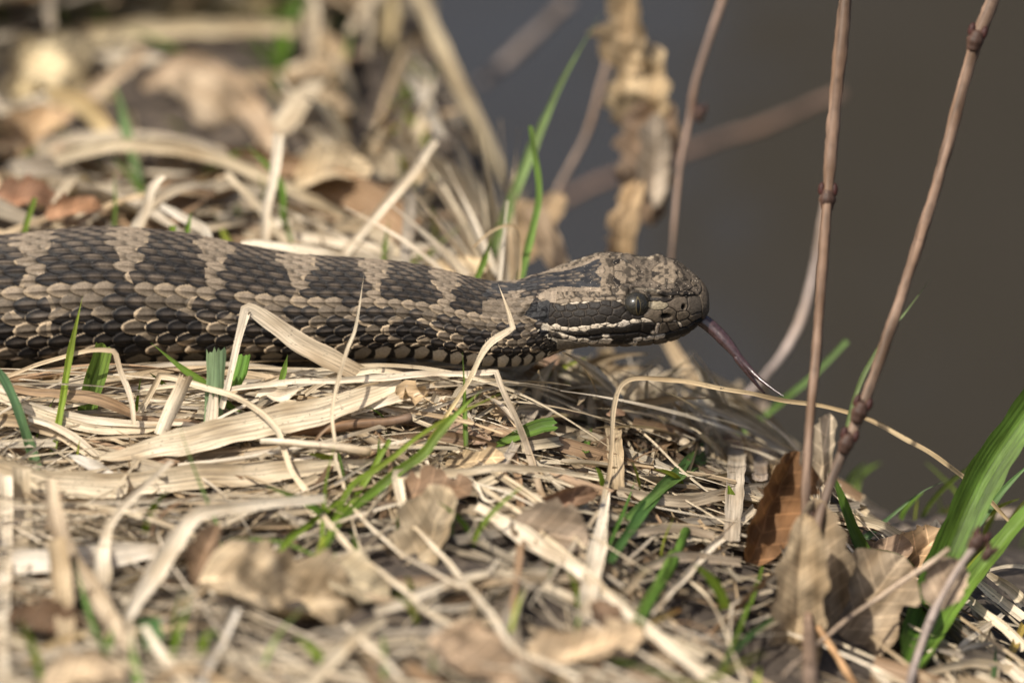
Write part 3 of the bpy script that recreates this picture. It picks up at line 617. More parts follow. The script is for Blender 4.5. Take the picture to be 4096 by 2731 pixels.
A_, B_, C_, E_, a_, b_, c_, e_, V_ = [lambda *p, t=t: T(t, p) for t in 'ABCEabceV']
z = 1 / 2.178; v = 1 / .57422

# --- in front of the snake, left half
straw('thin tan straw arched over the snake\'s lower flank, bent sharply down at its tip', A_((40, 450), (280, 370), (480, 300), (650, 245), (820, 215), (985, 218), (1010, 250), (1050, 400), (1110, 560), (1150, 700), (1165, 860)), [17, 18, 17, 20, 26, 24, 20], [-.3, -.7, -1.0, -1.1], kink=(6,), tint=TANC, tip=PALE)
green('upright bright green blade with reddish point, tallest before the snake\'s left flank', A_((455, 1150), (540, 680), (570, 480), (620, 200), (665, -10), (721, -252)), [26, 30, 31, 29, 22, 12], -.9, tint=(.19, .27, .03), tip=(.20, .26, .035), taper=(0, .3))
green('broad green blade with cut top behind the arched straw', A_((730, 900), (790, 600), (860, 380), (912, 185)), [70, 76, 80, 78], -.3, tint=DGRN, tip=(.13, .20, .03), taper=(0, 0), ragged=(0, .25), nc=9)
green('narrow dark green blade pointing up left at the snake\'s belly', A_((2110, 790), (1960, 670), (1800, 520), (1620, 400), (1450, 270), (1310, 155)), [24, 30, 34, 30, 20, 8], -.5, tint=DGRN, taper=(0, .35))
green('pale grey-green cut stem standing in front of the snake', A_((1855, 900), (1868, 640), (1878, 430), (1885, 225)), [74, 78, 80, 82], -.9, tint=BGRN, taper=(0, 0), ragged=(0, .5), nc=11, cup=-.22, vfold=0)
straw('shredded pale sheath at the foot of the grey-green stem', A_((1830, 900), (1845, 800), (1855, 640)), [40, 56, 40], -1.0, tint=PALE, ragged=(.3, 1.2), nc=9)
straw('straw folded at the top into a tall thin leg and a broad speckled blade', A_((1930, 720), (1990, 500), (2060, 200), (2143, -140)) + [(1010, 1238), (1100, 1300), (1200, 1370), (1320, 1440), (1440, 1495)], [26, 30, 30, 34, 62, 82, 84, 80, 70], [-1.0, -.9, -.8, -.7, -.6, -.4], kink=(3,), tint=PALE, tip=TANC, nc=7)
green('cut green sprout beside the folded straw', A_((2045, 540), (2095, 400), (2130, 260)), [40, 52, 50], -.3, tint=(.12, .24, .04), taper=(0, 0), ragged=(0, .35), nc=9, cup=-.25)
green('short dark green shoot close under the snake\'s belly', B_((265, 520), (295, 400), (328, 250)), [24, 26, 16], -.3, tint=DGRN)
straw('long bent straw rising to an elbow then sweeping down to the bottom of the picture', A_((1200, 800), (1290, 640), (1395, 440), (1560, 480), (1800, 540), (2000, 600), (2210, 715)) + B_((130, 790), (240, 930), (300, 1100), (370, 1280), (480, 1430)) + b_((510, 0), (700, 230), (900, 450), (1150, 640), (1350, 790), (1500, 930), (1750, 1090), (2000, 1180)) + c_((0, 1230), (280, 1330), (680, 1540)), [26, 27, 28, 30, 33, 34, 34, 36, 36, 40], [-.6, -.9, -1.3, -2.2, -3.0, -4.0, -5.0, -5.8, -6.5], kink=(2,), tint=STRAW, tip=PALE, cup=.25)
straw('frayed upright straw stump with a green streak', A_((1400, 960), (1470, 780), (1540, 620), (1615, 455)), [56, 66, 64, 58], -1.3, tint=PALE, tip=TANC, ragged=(.2, .6), nc=9, cup=-.3)
straw('brown and black striped twisted blade at far left under the snake', A_((-20, 505), (250, 580), (500, 610), (800, 630), (1000, 700), (1200, 790), (1420, 835), (1750, 850)), [30, 36, 42, 50, 52, 40, 24, 10], -.7, tint=(.36, .25, .15), tip=BROWN, roll=[0, 20, 10, 35, 10], nc=7)
straw('long pale blade just below the brown striped one', A_((-20, 560), (200, 690), (450, 760), (700, 800), (1000, 845), (1300, 865), (1720, 870)), [36, 38, 36, 30, 26, 14], -.8, tint=PALE)
straw('grey-mottled blade under the long pale blade', A_((-20, 630), (300, 750), (600, 850), (900, 905), (1180, 915), (1420, 890)), [38, 44, 44, 38, 40, 36], -.85, tint=STRAW, nc=7)
straw('striped tan blade slanting down at the left edge', A_((-20, 820), (150, 850), (330, 900), (520, 960), (700, 1080), (850, 1170)), [50, 48, 42, 36, 30, 20], -1.1, tint=TANC, tip=STRAW)
straw('narrow pale straw lying along the slanting striped blade', A_((250, 815), (450, 880), (650, 980), (860, 1150)), [28, 34, 34, 26], -1.2, tint=PALE)
straw('broad ribbed pale blade, upper of the two crossing the left', A_((868, 1150), (1000, 1150), (1300, 1080), (1700, 985), (2200, 880)) + B_((400, 800), (800, 690), (1100, 590), (1320, 515)), [26, 74, 112, 118, 124, 122, 112, 84, 40], [-1.7, -1.6, -1.5, -1.2, -.9, -.7], tint=STRAW, nc=11, cup=.10, roll=8)
straw('whitish pointed bract in front of the upper broad blade', A_((585, 1130), (700, 1180), (850, 1240), (990, 1275)), [12, 46, 56, 36], -2.0, tint=(.66, .62, .55), taper=(.2, .3))
straw('broad ribbed pale blade curving in from the left edge, lower of the two', A_((-30, 1235), (200, 1310), (450, 1375), (700, 1395), (1100, 1385), (1600, 1330), (2200, 1300)) + B_((400, 1245), (800, 1225), (1100, 1190), (1500, 1205)), [84, 96, 106, 108, 104, 102, 96, 72, 50, 26, 10], [-2.6, -2.5, -2.3, -2.0, -1.8, -1.6], tint=STRAW, nc=11, cup=.12, roll=-6)
green('blue-green blade crossing the straws near the left edge', A_((-30, 350), (60, 520), (140, 700), (210, 900), (270, 1080), (330, 1260)), [40, 42, 44, 42, 44, 46], -1.5, tint=(.085, .16, .075), tip=(.09, .17, .06), taper=(.12, 0))
green('hair-thin blurred green blade hanging before the broad blades', A_((1535, 800), (1600, 1000), (1660, 1170), (1750, 1400), (1820, 1570)) + a_((1850, 180), (1915, 450)), [8, 14, 20, 22, 24, 22], -4.2, tint=(.15, .23, .07), taper=(.3, .2))
straw('slender pale straw standing up to the snake\'s flank, bent at its middle', V_((836, 632),) + B_((925, 0), (850, 200), (790, 400), (740, 600), (715, 800), (735, 1000), (745, 1180), (800, 1340)) + b_((840, 0), (950, 150), (1100, 290), (1300, 450), (1600, 630), (1830, 750)), [7, 16, 20, 20, 18, 20, 22, 24, 24, 22], [-.9, -1.4, -1.8, -2.4, -3.0, -3.4], tint=STRAW, tip=PALE, kink=(7,), taper=(.12, 0))
straw('yellowish straw kinked in front of the snake\'s neck', V_((1145, 653), (1165, 710), (1178, 755), (1120, 792), (1078, 870), (1020, 965), (985, 1010)), [8, 18, 34, 22, 18, 18, 18], [-.6, -.8, -.9, -1.1, -1.4], kink=(2,), tint=STRAW, tip=(.50, .36, .10), taper=(.18, 0))
green('needle-thin dark green blade under the snake\'s neck', V_((1071, 1060), (1068, 950), (1066, 880), (1062, 808)), [20, 22, 20, 10], -.9, tint=DGRN)
green('short upright green blade rising before the torn brown leaf', V_((1038, 1230), (1042, 1160), (1044, 1108)), [20, 24, 18], -2.6, tint=DGRN)
# a green tuft with its blades
tuft = empty('grass_tuft', P(1282, 2300, -3.3)); tag(tuft, 'fresh green grass tuft with long blades fanning out of one stem', 'grass tuft')
def tuft_part(name, pts, w, d, **kw):
    kw.setdefault('tint', GRN); kw.setdefault('cup', .06); V, F, uv, tt = blade_data(pts, w, d, vfold=.15, wob=.015, **kw)
    return child(tuft, name, V, F, M_GREEN, uv=uv, tint=tt)
tuft_part('stem', b_((585, 640), (595, 520), (615, 400), (640, 320)), [56, 58, 50, 36], -3.1, cup=-.3, tint=YGRN)
tuft_part('blade', b_((600, 430), (720, 180)) + B_((870, 1570), (950, 1450), (1060, 1270), (1130, 1140), (1215, 1005)), [24, 27, 30, 32, 30, 26], [-3.1, -2.5, -2.2], ragged=(0, .6))
tuft_part('blade', b_((640, 380), (760, 80)) + B_((900, 1390), (1090, 1260), (1270, 1130), (1500, 940), (1900, 730), (2240, 575)), [22, 30, 32, 30, 26, 22, 8], [-3.1, -2.4, -1.7], tint=GRN, tip=YGRN, taper=(0, .25))
tuft_part('blade', b_((650, 420), (800, 150)) + B_((1080, 1450), (1300, 1270), (1500, 1130), (1650, 930), (1860, 710), (2020, 565)), [20, 30, 36, 46, 48, 40, 18], [-3.1, -2.6, -2.2], tint=DGRN, tip=GRN, taper=(0, .2))
tuft_part('blade', b_((610, 450), (620, 200)) + B_((645, 1540), (660, 1380), (700, 1180), (742, 1030)), [22, 26, 27, 24, 14], [-3.1, -2.8], taper=(0, .4))
tuft_part('blade', b_((238, 460), (350, 320), (540, 180), (780, 0)), [36, 36, 32, 26], [-3.3, -3.0, -2.8])
tuft_part('blade', b_((570, 480), (400, 400), (250, 350), (0, 330)) + a_((1880, 332), (1700, 325)), [22, 26, 26, 24, 10], [-3.2, -3.4], tint=DGRN, taper=(0, .3))
green('wide green blade with a ragged cut end, lying under the neck', C_((-90, 1070), (0, 1035), (200, 940), (380, 880), (470, 870)), [10, 34, 58, 64, 60], -.6, tint=DGRN, tip=(.09, .18, .03), taper=(.15, 0), ragged=(0, .5), nc=9, roll=15)
straw('long straw running under the snake, broken at a brown elbow below the neck', A_((1950, 570), (2200, 535)) + B_((500, 490), (1000, 465), (1500, 435), (2145, 405), (2185, 520)) + C_((60, 640), (150, 850), (240, 1080), (310, 1300), (375, 1520)), [22, 24, 26, 30, 28, 22, 24, 27, 30, 32, 32], [-1.0, -.9, -.8, -.8, -.9, -.9], kink=(5,), tint=PALE, tip=(.34, .25, .16))
straw('curled pale straw looped behind the long straw under the belly', B_((480, 600), (620, 500), (820, 420), (1080, 392), (1300, 425), (1400, 440)), [20, 30, 34, 28, 20, 12], -.4, tint=STRAW)
straw('two-pronged sheath fanning out right of the broad upper blade', B_((880, 765), (1100, 690), (1320, 610), (1440, 560)), [22, 36, 46, 60], -.8, tint=PALE, tip=STRAW, nc=9, ragged=(.2, .6))
straw('pale sheath lying behind the two-pronged sheath', B_((700, 700), (1000, 600), (1300, 540), (1560, 520)), [60, 66, 52, 30], -.5, tint=STRAW, nc=7)
straw('crumpled tan scrap at the end of the two-pronged sheath', B_((1300, 620), (1360, 560), (1450, 600), (1540, 590)), [40, 74, 80, 50], -.9, tint=(.56, .42, .26), cup=.6, roll=[0, 60, -30, 40], nc=9, ragged=(.2, .2), name='husk_scrap', cat='husk')
straw('curled pale husk lying left of the slender straw', B_((80, 640), (140, 600), (260, 630), (420, 560)), [34, 60, 56, 14], -.9, tint=PALE, cup=.45, roll=[60, 20, 0, 10], nc=9, ragged=(.5, 0), name='husk_scrap', cat='husk')
V, F, uv, tt = blade_data(B_((350, 965), (600, 925), (800, 885), (1000, 860), (1200, 835), (1410, 800)), [26, 40, 46, 46, 44, 42], -1.0, tubular=True, tint=(.22, .13, .07), tip=(.13, .09, .065))
tag(build('broken_stick', V, F, M_TWIG, uv=uv, tint=tt), 'short broken brown stick with a charred blunt end under the snake', 'stick')
V, F, uv, tt = blade_data(B_((90, 1015), (350, 1025), (540, 1045), (800, 1065), (1050, 1092)), [26, 36, 38, 40, 44], -2.0, tubular=True, tint=PALE, tip=TANC)
tag(build('dry_straw', V, F, M_STRAW, uv=uv, tint=tt), 'hollow pale stalk with a curled cut end below the broken stick', 'dry straw')
straw('small brown splinter leaning against the broken stick', B_((545, 1055), (620, 950), (700, 870)), [18, 17, 12], -1.8, tint=BROWN)
straw('pale straw folded into a corner, one leg level and one falling to a white knot', [(2440, 1925), (2320, 1895)] + C_((400, 1265), (0, 1245)) + B_((1900, 1270), (1500, 1300), (1275, 1305)) + b_((1330, 120), (1450, 260), (1620, 450), (1850, 720), (2040, 950)) + c_((60, 1200), (280, 1400)), [16, 26, 34, 42, 50, 52, 22, 28, 38, 44, 46, 44, 34], [-1.0, -1.6, -2.2, -2.5, -3.0, -3.8, -4.4, -5.0], kink=(6,), tint=STRAW, tip=PALE, roll=[20, 10, 0, 20, 10])
straw('long wiry straw arching over the water side, passing behind the twigs', [(4060, 2110)] + V_((2290, 1165), (2230, 1105), (2100, 1020), (1960, 948), (1800, 920), (1650, 888), (1500, 870), (1432, 880), (1409, 935), (1405, 1020), (1398, 1095), (1375, 1170), (1310, 1260), (1215, 1392)), [16, 19, 20, 20, 18, 18, 20, 22, 26, 24, 22, 26, 28, 20, 8], [.3, .1, 0, 0, -.2, -.6, -1.0, -1.6, -2.2], kink=(11,), tint=(.52, .40, .24), tip=PALE, roll=[30, 0, 30, 0, 40, 0, 20, 0])
straw('broad pale blade hanging from the corner of the wiry arch', V_((1401, 1105), (1388, 1170), (1372, 1260), (1355, 1350), (1348, 1408)), [14, 44, 78, 92, 84], [-1.2, -1.8, -2.4], tint=PALE, nc=9, taper=(.1, 0), ragged=(0, .5))
straw('thick shiny straw running diagonally to the bottom centre', V_((1095, 1165), (1200, 1228), (1330, 1312), (1400, 1375), (1520, 1470), (1660, 1590)), [44, 84, 66, 60, 66, 70], [-2.2, -2.6, -3.2, -4.4], tint=PALE, cup=.3, nc=7)
straw('tan straw lying beside the thick diagonal one, above it', V_((1110, 1120), (1200, 1185), (1260, 1238), (1345, 1305)), [24, 30, 32, 30], -1.7, tint=STRAW, cup=.3)
straw('jointed straw above the tan one, reaching to the brown curled leaf', V_((1130, 1085), (1240, 1158), (1310, 1228), (1345, 1262)), [22, 28, 28, 24], -1.4, tint=(.52, .43, .30), cup=.3)
straw('small curled ribbon straw left of the curled brown leaf', V_((1090, 1110), (1120, 1150), (1190, 1125), (1245, 1142)), [26, 22, 18, 10], -1.2, tint=PALE, roll=[0, 40, 10])
straw('thin curved straw below the level leg of the folded straw', V_((1130, 1060), (1200, 1085), (1260, 1100), (1330, 1120)), [16, 20, 18, 12], -.6, tint=STRAW)
straw('pale loose end crossing behind the diagonal straws', b_((1080, 960), (1300, 880), (1500, 780), (1720, 690)), [52, 62, 58, 40], -4.0, tint=PALE, nc=7, ragged=(.6, .4))
straw('curved pale tip poking right from the fallen leg', b_((1780, 700), (1900, 640), (2040, 600), (2150, 480)), [40, 40, 34, 8], -3.6, tint=PALE, taper=(0, .4))
green('cut hollow green stem, taller of the two under the tongue', c_((1150, 1230), (1260, 950), (1450, 620), (1595, 265)), [34, 42, 46, 44], -1.6, tint=(.10, .19, .03), taper=(0, 0), tubular=True)
green('cut hollow green stem, shorter of the two under the tongue', c_((1090, 1160), (1230, 900), (1370, 680), (1488, 450)), [34, 40, 42, 42], -1.9, tint=(.12, .21, .035), taper=(0, 0), tubular=True)
green('green leaf torn from the shorter stem with a dry brown base', c_((1060, 800), (1220, 620), (1330, 540), (1470, 450)), [48, 46, 40, 24], -1.6, tint=(.34, .27, .18), tip=(.08, .18, .03), taper=(0, .2))
straw('straight pale stalk leaning up to the rusty leaf', c_((1300, 980), (1600, 640), (1900, 330), (2190, 70)), [32, 38, 38, 40], [-1.8, -1.2, -.6], tint=PALE, cup=.35)
straw('thin straw hanging from the leaning pale stalk', c_((1565, 625), (1750, 800), (1880, 1000), (1960, 1200), (2050, 1440), (2110, 1570)), [18, 20, 18, 20, 18, 16], -1.6, tint=STRAW)
green('slim green blade rising beside the rusty leaf', c_((1870, 1530), (2010, 1200), (2130, 900)) + e_((0, 900), (60, 720), (105, 565)), [20, 30, 30, 28, 26, 20], -1.2, tint=(.13, .21, .03), taper=(0, 0))
green('dark green blurred blade along the bottom edge', c_((850, 1330), (1200, 1430), (1500, 1530), (1700, 1600)), [14, 26, 28, 26], -6.2, tint=DGRN, tip=(.2, .2, .05), taper=(.2, 0))
straw('orange-tipped stubby stalk below the cut stems', c_((1260, 1070), (1400, 1000), (1550, 940)), [34, 38, 30], -1.6, tint=(.42, .33, .14), tip=(.42, .22, .06), cup=.4)
straw('thin brown tendril right of the stubby stalk', c_((1490, 1040), (1640, 1050), (1780, 1110), (1900, 1220)), [12, 16, 14, 10], -1.5, tint=BROWN)
straw('faint level straw behind the twig feet', c_((1520, 1200), (1800, 1040), (2190, 920)) + e_((200, 850),), [12, 14, 16, 14], -.4, tint=STRAW)
straw('kinked pale straw left of the twig feet', c_((1970, 1180), (1985, 900), (2140, 810)) + e_((190, 770),), [14, 18, 28, 26], -.3, tint=PALE, kink=(1,))
straw('doubled pale straw curving over right of the twigs', e_((640, 170), (760, 150), (900, 170), (1100, 210), (1250, 290), (1400, 380), (1560, 440)), [46, 52, 40, 44, 46, 40, 24], .2, tint=STRAW, nc=9, vfold=.3)
straw('straw bridging from the twigs to the green blade', e_((590, 740), (800, 700), (1020, 665), (1260, 650)), [26, 24, 26, 16], -.8, tint=PALE)
straw('speckled folded straw tip standing beside the wide green blade', e_((1420, 480), (1500, 310), (1600, 175), (1630, 260), (1615, 400)), [28, 30, 22, 22, 20], -.2, kink=(2,), tint=(.62, .57, .50))
straw('speckled straw slanting down at the right edge', e_((1850, 830), (2000, 960), (2180, 1100), (2351, 1260)), [34, 40, 44, 44], -.6, tint=STRAW, nc=7)
straw('pale straw above the speckled one at the right edge', e_((1960, 700), (2100, 820), (2230, 930), (2340, 1010)), [30, 40, 42, 44], -.2, tint=PALE, nc=7)
straw('broad curved straw highest at the right edge', e_((2040, 620), (2150, 700), (2270, 800), (2350, 900)), [26, 44, 50, 46], .4, tint=STRAW, nc=7, cup=.3)
straw('thin pale arc behind the wide green blade', e_((2060, 600), (2200, 575), (2380, 575)), [14, 18, 18], .6, tint=PALE)
straw('pale twist of straw below the speckled one', e_((1750, 1320), (1900, 1180), (2050, 1070), (2170, 970)), [24, 30, 30, 22], -.6, tint=PALE)
straw('black-stained straw lying level near the lower right corner', e_((1560, 1280), (1750, 1290), (1900, 1250), (2100, 1215)), [18, 34, 30, 18], -.8, tint=STRAW)
straw('stained straw below the black-stained one', e_((1560, 1285), (1750, 1320), (1950, 1380), (2150, 1440)), [14, 30, 30, 24], -.9, tint=(.34, .29, .23))
straw('broad pale blade end in the lower right corner', e_((2110, 1330), (2230, 1440), (2351, 1560)), [36, 58, 66], -1.4, tint=PALE, nc=7)
straw('long pale straw lying along the bottom right edge', e_((1400, 1520), (1650, 1450), (1900, 1390), (2200, 1450), (2351, 1480)), [26, 40, 44, 50, 44], -1.8, tint=STRAW, nc=7)
straw('white-edged straw crossing the corner litter', e_((1540, 1290), (1640, 1430), (1760, 1570)), [26, 28, 28], -1.6, tint=PALE)
straw('yellow-brown stalk at the right edge', e_((2210, 1390), (2280, 1230), (2351, 1050)), [34, 36, 32], -1.3, tint=(.30, .22, .05), cup=.35)
green('short dark green blade at the right of the bottom edge', e_((2080, 1570), (2100, 1400), (2110, 1210)), [30, 28, 8], -2.2, tint=(.06, .11, .04))
# wide green leaves at right
green('very wide green blade sweeping up out of the right edge', V_((2075, 1530), (2130, 1390), (2190, 1240), (2250, 1110), (2320, 1000), (2420, 860)), [110, 140, 160, 155, 145, 135], [-1.6, -1.4, -1.0, -.8], tint=(.085, .165, .022), tip=(.12, .21, .035), taper=(.12, 0), nc=11, vfold=.22, roll=-15)
green('second green blade crossing below the very wide one', V_((2090, 1560), (2160, 1440), (2240, 1320), (2330, 1210), (2420, 1110)), [60, 80, 84, 76, 60], [-1.9, -1.4, -1.0], tint=(.13, .23, .035), taper=(.1, 0), nc=9, roll=20)
green('dark green blade leaning left behind the twig pair', V_((2052, 1372), (2010, 1310), (1965, 1225), (1925, 1120), (1885, 1040)), [62, 60, 52, 36, 14], -.9, tint=(.075, .14, .02), taper=(0, .3), ragged=(.3, 0))
green('slim grey-green blade hugging the leaning twig', V_((1918, 1100), (1945, 980), (1975, 880), (2030, 780), (2085, 710), (2143, 632)), [16, 22, 24, 22, 20, 8], -1.6, tint=(.16, .22, .09))
green('small pale green blade behind the wide one, touching the water', V_((1890, 1320), (1960, 1260), (2040, 1190), (2110, 1135), (2185, 1098)), [18, 26, 32, 28, 8], 1.0, tint=(.14, .23, .10))
green('green blade right of the very wide one at the edge', V_((2230, 1230), (2300, 1130), (2370, 1060)), [22, 34, 36], .8, tint=(.12, .22, .07))
green('long blurred green blade slanting below the tongue', V_((1440, 1190), (1560, 1090), (1700, 995), (1830, 895), (1905, 825), (1945, 782)), [36, 50, 54, 44, 40, 34], 6.0, tint=(.13, .23, .06), taper=(0, 0))
green('dark green stem under the long blurred blade', V_((1400, 1290), (1480, 1170), (1560, 1080), (1640, 990)), [40, 56, 46, 18], 4.5, tint=(.07, .15, .04))
green('green shoot below the throat in the shade', V_((1345, 1040), (1360, 940), (1385, 830)), [26, 30, 14], 4.0, tint=(.10, .20, .03))
green('green shoot low between the curled leaf and the cut stems', V_((1390, 1270), (1430, 1180), (1460, 1100)), [26, 26, 10], 2.0, tint=(.08, .17, .03))

# --- twigs
def twig(label, pts, w, d, nodes=(), tint=(.30, .19, .13), tip=None, name='twig', **kw):
    q = np.array(pts, float); root = empty(name, P(q[-1, 0], q[-1, 1], float(d[-1] if np.ndim(d) else d))); tag(root, label, 'twig')
    V, F, uv, tt = blade_data(pts, w, d, tubular=True, tint=tint, tip=tip, step=.12, wob=.03)
    child(root, 'stem', V, F, M_TWIG, uv=uv, tint=tt)
    for nx_, ny_, r_, dd in nodes:
        c = P(nx_, ny_, dd); k = np.argmin(np.hypot(q[:, 0] - nx_, q[:, 1] - ny_)); k0, k1 = max(k - 1, 0), min(k + 1, len(q) - 1)
        ax = nz(P(q[k1, 0], q[k1, 1], dd) - P(q[k0, 0], q[k0, 1], dd)); t = np.linspace(-1, 1, 13)
        V, F, uv, _ = tube(c + t[:, None] * ax * r_ * 1.3, r_ * (.72 + .28 * np.exp(-(t / .42) ** 2)) * np.clip((1.02 - t * t) * 6, .3, 1), 12, True, .12); nd_ = child(root, 'node', V, F, M_TWIG, uv=uv, tint=np.tile([.085, .050, .038], (len(V), 1)))
        for sg in (-1, 1):
            sd = nz(np.cross(ax, AF)) * sg; tb = np.linspace(0, 1, 9); Cb = c + sd * r_ * .72 - ax * r_ * .5 + tb[:, None] * (-ax * r_ * 1.5 + sd * r_ * .35 * 0)
            V, F, uv, _ = tube(Cb, r_ * .42 * np.sqrt(np.clip(1 - (2 * tb - .9) ** 2 * .85, .03, 1)), 9, True, .1); bo = child(root, 'bud', V, F, M_TWIG, uv=uv, tint=np.tile([.075, .028, .024], (len(V), 1)))
    return root
twig('upright reddish-brown twig, left of the two by the water', V_((1945, -30), (1922, 200), (1905, 400), (1890, 600), (1876, 800), (1862, 950), (1852, 1100), (1850, 1250), (1856, 1400), (1865, 1640)), [60, 64, 54, 48, 48, 46, 46, 56, 80, 84], [-1.2, -1.6, -2.0, -2.6, -3.0, -3.2], nodes=[(3309, 800, .165, -1.75), (3245, 2080, .14, -2.7)], tint=(.165, .110, .078), tip=(.15, .11, .082))
twig('leaning reddish-brown twig, right of the two by the water', V_((2290, -30), (2232, 130), (2150, 430), (2090, 620), (2030, 800), (1968, 965), (1912, 1100), (1876, 1210), (1860, 1330)), [62, 58, 52, 52, 52, 54, 52, 50, 50], [-1.6, -1.9, -2.2, -2.6, -3.0], nodes=[(3900, 165, .165, -2.2), (3436, 1650, .165, -2.75), (3385, 1775, .155, -2.8)], tint=(.175, .117, .083), tip=(.155, .112, .084))
twig('grey dry twig with knobbed top near the lower right', V_((2240, 1255), (2180, 1340), (2140, 1420), (2110, 1500), (2070, 1640)), [40, 44, 48, 50, 52], [-4.0, -4.2, -4.6], nodes=[(3905, 2170, .15, -4.0), (3950, 2215, .11, -4.0)], tint=(.27, .225, .20))
twig('thin dry twig lying across the spotted leaf', V_((2180, 1260), (2080, 1330), (1980, 1400), (1880, 1475), (1800, 1550)), [30, 30, 30, 28, 26], [-4.0, -3.8, -3.6], tint=(.36, .28, .21))
twig('orange-brown short twig at the foot of the twig pair', V_((1880, 1440), (1920, 1500), (1990, 1620)), [40, 42, 44], -4.2, tint=(.34, .21, .11))
twig('blurred pinkish twig slanting behind the hanging leaf', V_((1935, 215), (1750, 290), (1600, 340), (1400, 410), (1250, 475), (1120, 510)), [66, 70, 70, 70, 66, 60], [22, 24, 26], tint=(.17, .112, .085))
twig('blurred grey twig at the top, left of the hanging leaf', V_((1310, 5), (1230, 80), (1160, 145), (1105, 195)), [84, 90, 86, 70], 24, tint=(.20, .165, .15))
twig('blurred slender twig right of the hanging leaf', V_((1670, -30), (1630, 90), (1600, 180), (1582, 280), (1560, 400), (1545, 560), (1535, 680)), [44, 44, 40, 36, 34, 30], [8, 8, 7], nodes=[(2795, 460, .12, 8)], tint=(.25, .175, .135), tip=(.2, .14, .10))
twig('blurred pale twig behind the upright twig', V_((1900, 440), (1870, 620), (1830, 760), (1760, 860), (1690, 930)), [40, 50, 56, 50, 40], [9, 9, 8], tint=(.34, .28, .25))
twig('blurred brown stem left of the hanging leaf', V_((1400, 130), (1350, 300), (1290, 420), (1230, 540), (1180, 650)), [44, 44, 44, 40, 40], [12, 12, 11], tint=(.27, .2, .155))

# --- blurred stalks and blades behind the snake
def back(label, pts, w, d, **kw):
    return straw(label, V_(*pts), np.array(w) * v if np.ndim(w) else w * v, d, nc=7, **kw)
back('broad yellowish stalk rising behind the snake\'s back', [(905, -30), (880, 100), (850, 220), (785, 380)], [66, 64, 60, 52], 19, rooted=True, tint=(.52, .42, .24), tip=(.45, .31, .14), cup=.3)
back('long pale stalk leaning right behind the snake', [(950, -30), (1000, 80), (1050, 190), (1130, 360), (1210, 540)], [52, 52, 52, 50, 44], 16, rooted=True, tint=(.54, .45, .30), cup=.3)
back('cut pale straw pointing up right behind the snake', [(1000, 325), (940, 405), (860, 500), (780, 600)], [30, 32, 30, 26], 6.5, tint=PALE, cup=.3)
green('broad dark green blade blurred at the top left', V_((700, -40), (660, 60), (640, 140), (628, 245)), [90, 110, 100, 40], 19, tint=(.075, .15, .015))
green('long blurred green blade rising left of the hanging leaf', V_((1120, 610), (1180, 450), (1240, 300), (1300, 170), (1385, 25)), [60, 60, 54, 40, 14], 6.5, tint=(.17, .25, .085))
green('short green shoot with pale top before the long blurred blade', V_((1190, 660), (1225, 520), (1238, 430), (1218, 290)), [36, 40, 34, 26], 3.8, tint=(.13, .22, .045), taper=(0, 0))
green('pale green blade at the back left, leaning right', V_((265, 190), (290, 300), (315, 400), (335, 470)), [40, 60, 58, 46], 10, tint=(.15, .24, .10), taper=(.2, 0))
green('green shoot with pale cut top behind the snake at far left', V_((48, 560), (62, 510), (80, 455)), [30, 34, 32], 4.5, tint=(.15, .24, .03), taper=(0, 0))
green('thin green shoot behind the snake left of the pale one', V_((258, 560), (264, 470), (262, 390)), [30, 28, 12], 5.5, tint=(.13, .21, .04))
green('bent green blade behind the middle of the snake', V_((560, 330), (610, 375), (645, 425), (652, 500), (670, 560)), [20, 36, 42, 40, 30], 6.5, tint=(.10, .19, .025), taper=(.2, 0))
green('two-leaved green sprig just behind the snake\'s back', V_((425, 555), (432, 520), (440, 485)), [24, 30, 20], 3.6, tint=(.11, .2, .02))
green('tiny cut green stub just behind the snake\'s back', V_((395, 552), (397, 520)), [34, 36], 3.4, tint=(.16, .26, .03), taper=(0, 0))
green('green sprig behind the snake\'s neck', V_((1095, 640), (1115, 590), (1128, 540)), [30, 34, 10], 3.4, tint=(.14, .25, .03))
green('green shoot behind the snake below the cut straw', V_((880, 620), (885, 560), (895, 500)), [30, 36, 14], 5.5, tint=(.12, .2, .02))
green('blurred green blade behind the snake, right of the cut straw', V_((960, 610), (1020, 550), (1080, 505)), [20, 30, 12], 7, tint=(.2, .25, .07))
green('bright green blur in the top left corner', V_((-20, 130), (0, 40), (15, -40)), [70, 80, 80], 24, tint=(.26, .34, .09), taper=(0, 0))
back('curled brown straw arching over the snake\'s neck', [(1088, 568), (1120, 540), (1160, 520), (1190, 528), (1196, 600), (1190, 650)], [8, 10, 11, 12, 10, 8], 3.2, tint=(.45, .34, .20))
back('long blurred straw lying behind the snake at left', [(130, 370), (260, 335), (400, 340), (540, 380), (660, 430), (790, 500)], [34, 42, 44, 40, 36, 28], 9, tint=(.52, .43, .29))
back('upright blurred pale straw behind the snake\'s back', [(640, 310), (630, 400), (612, 480), (608, 580)], [34, 30, 28, 26], 6, tint=PALE)
back('forked pale stub behind the snake\'s back at left', [(290, 560), (330, 490), (350, 430), (375, 405)], [34, 34, 30, 22], 4.5, tint=PALE, ragged=(.3, .6))
back('pale bent stub beside the forked stub', [(370, 470), (420, 500), (470, 530), (480, 580)], [22, 26, 28, 26], 4.5, tint=(.66, .6, .5))
back('pale straw close behind the snake\'s back', [(555, 560), (600, 558), (690, 572), (800, 600)], [20, 24, 28, 26], 3.2, tint=PALE)
back('blurred straw crossing behind the upright pale straw', [(520, 400), (590, 470), (640, 540), (690, 600)], [24, 24, 22, 22], 7, tint=STRAW)
back('wide blurred straw across the top left', [(-40, 130), (120, 95), (330, 70), (560, 62), (680, 70)], [50, 70, 72, 60, 50], 22, tint=(.50, .41, .26))
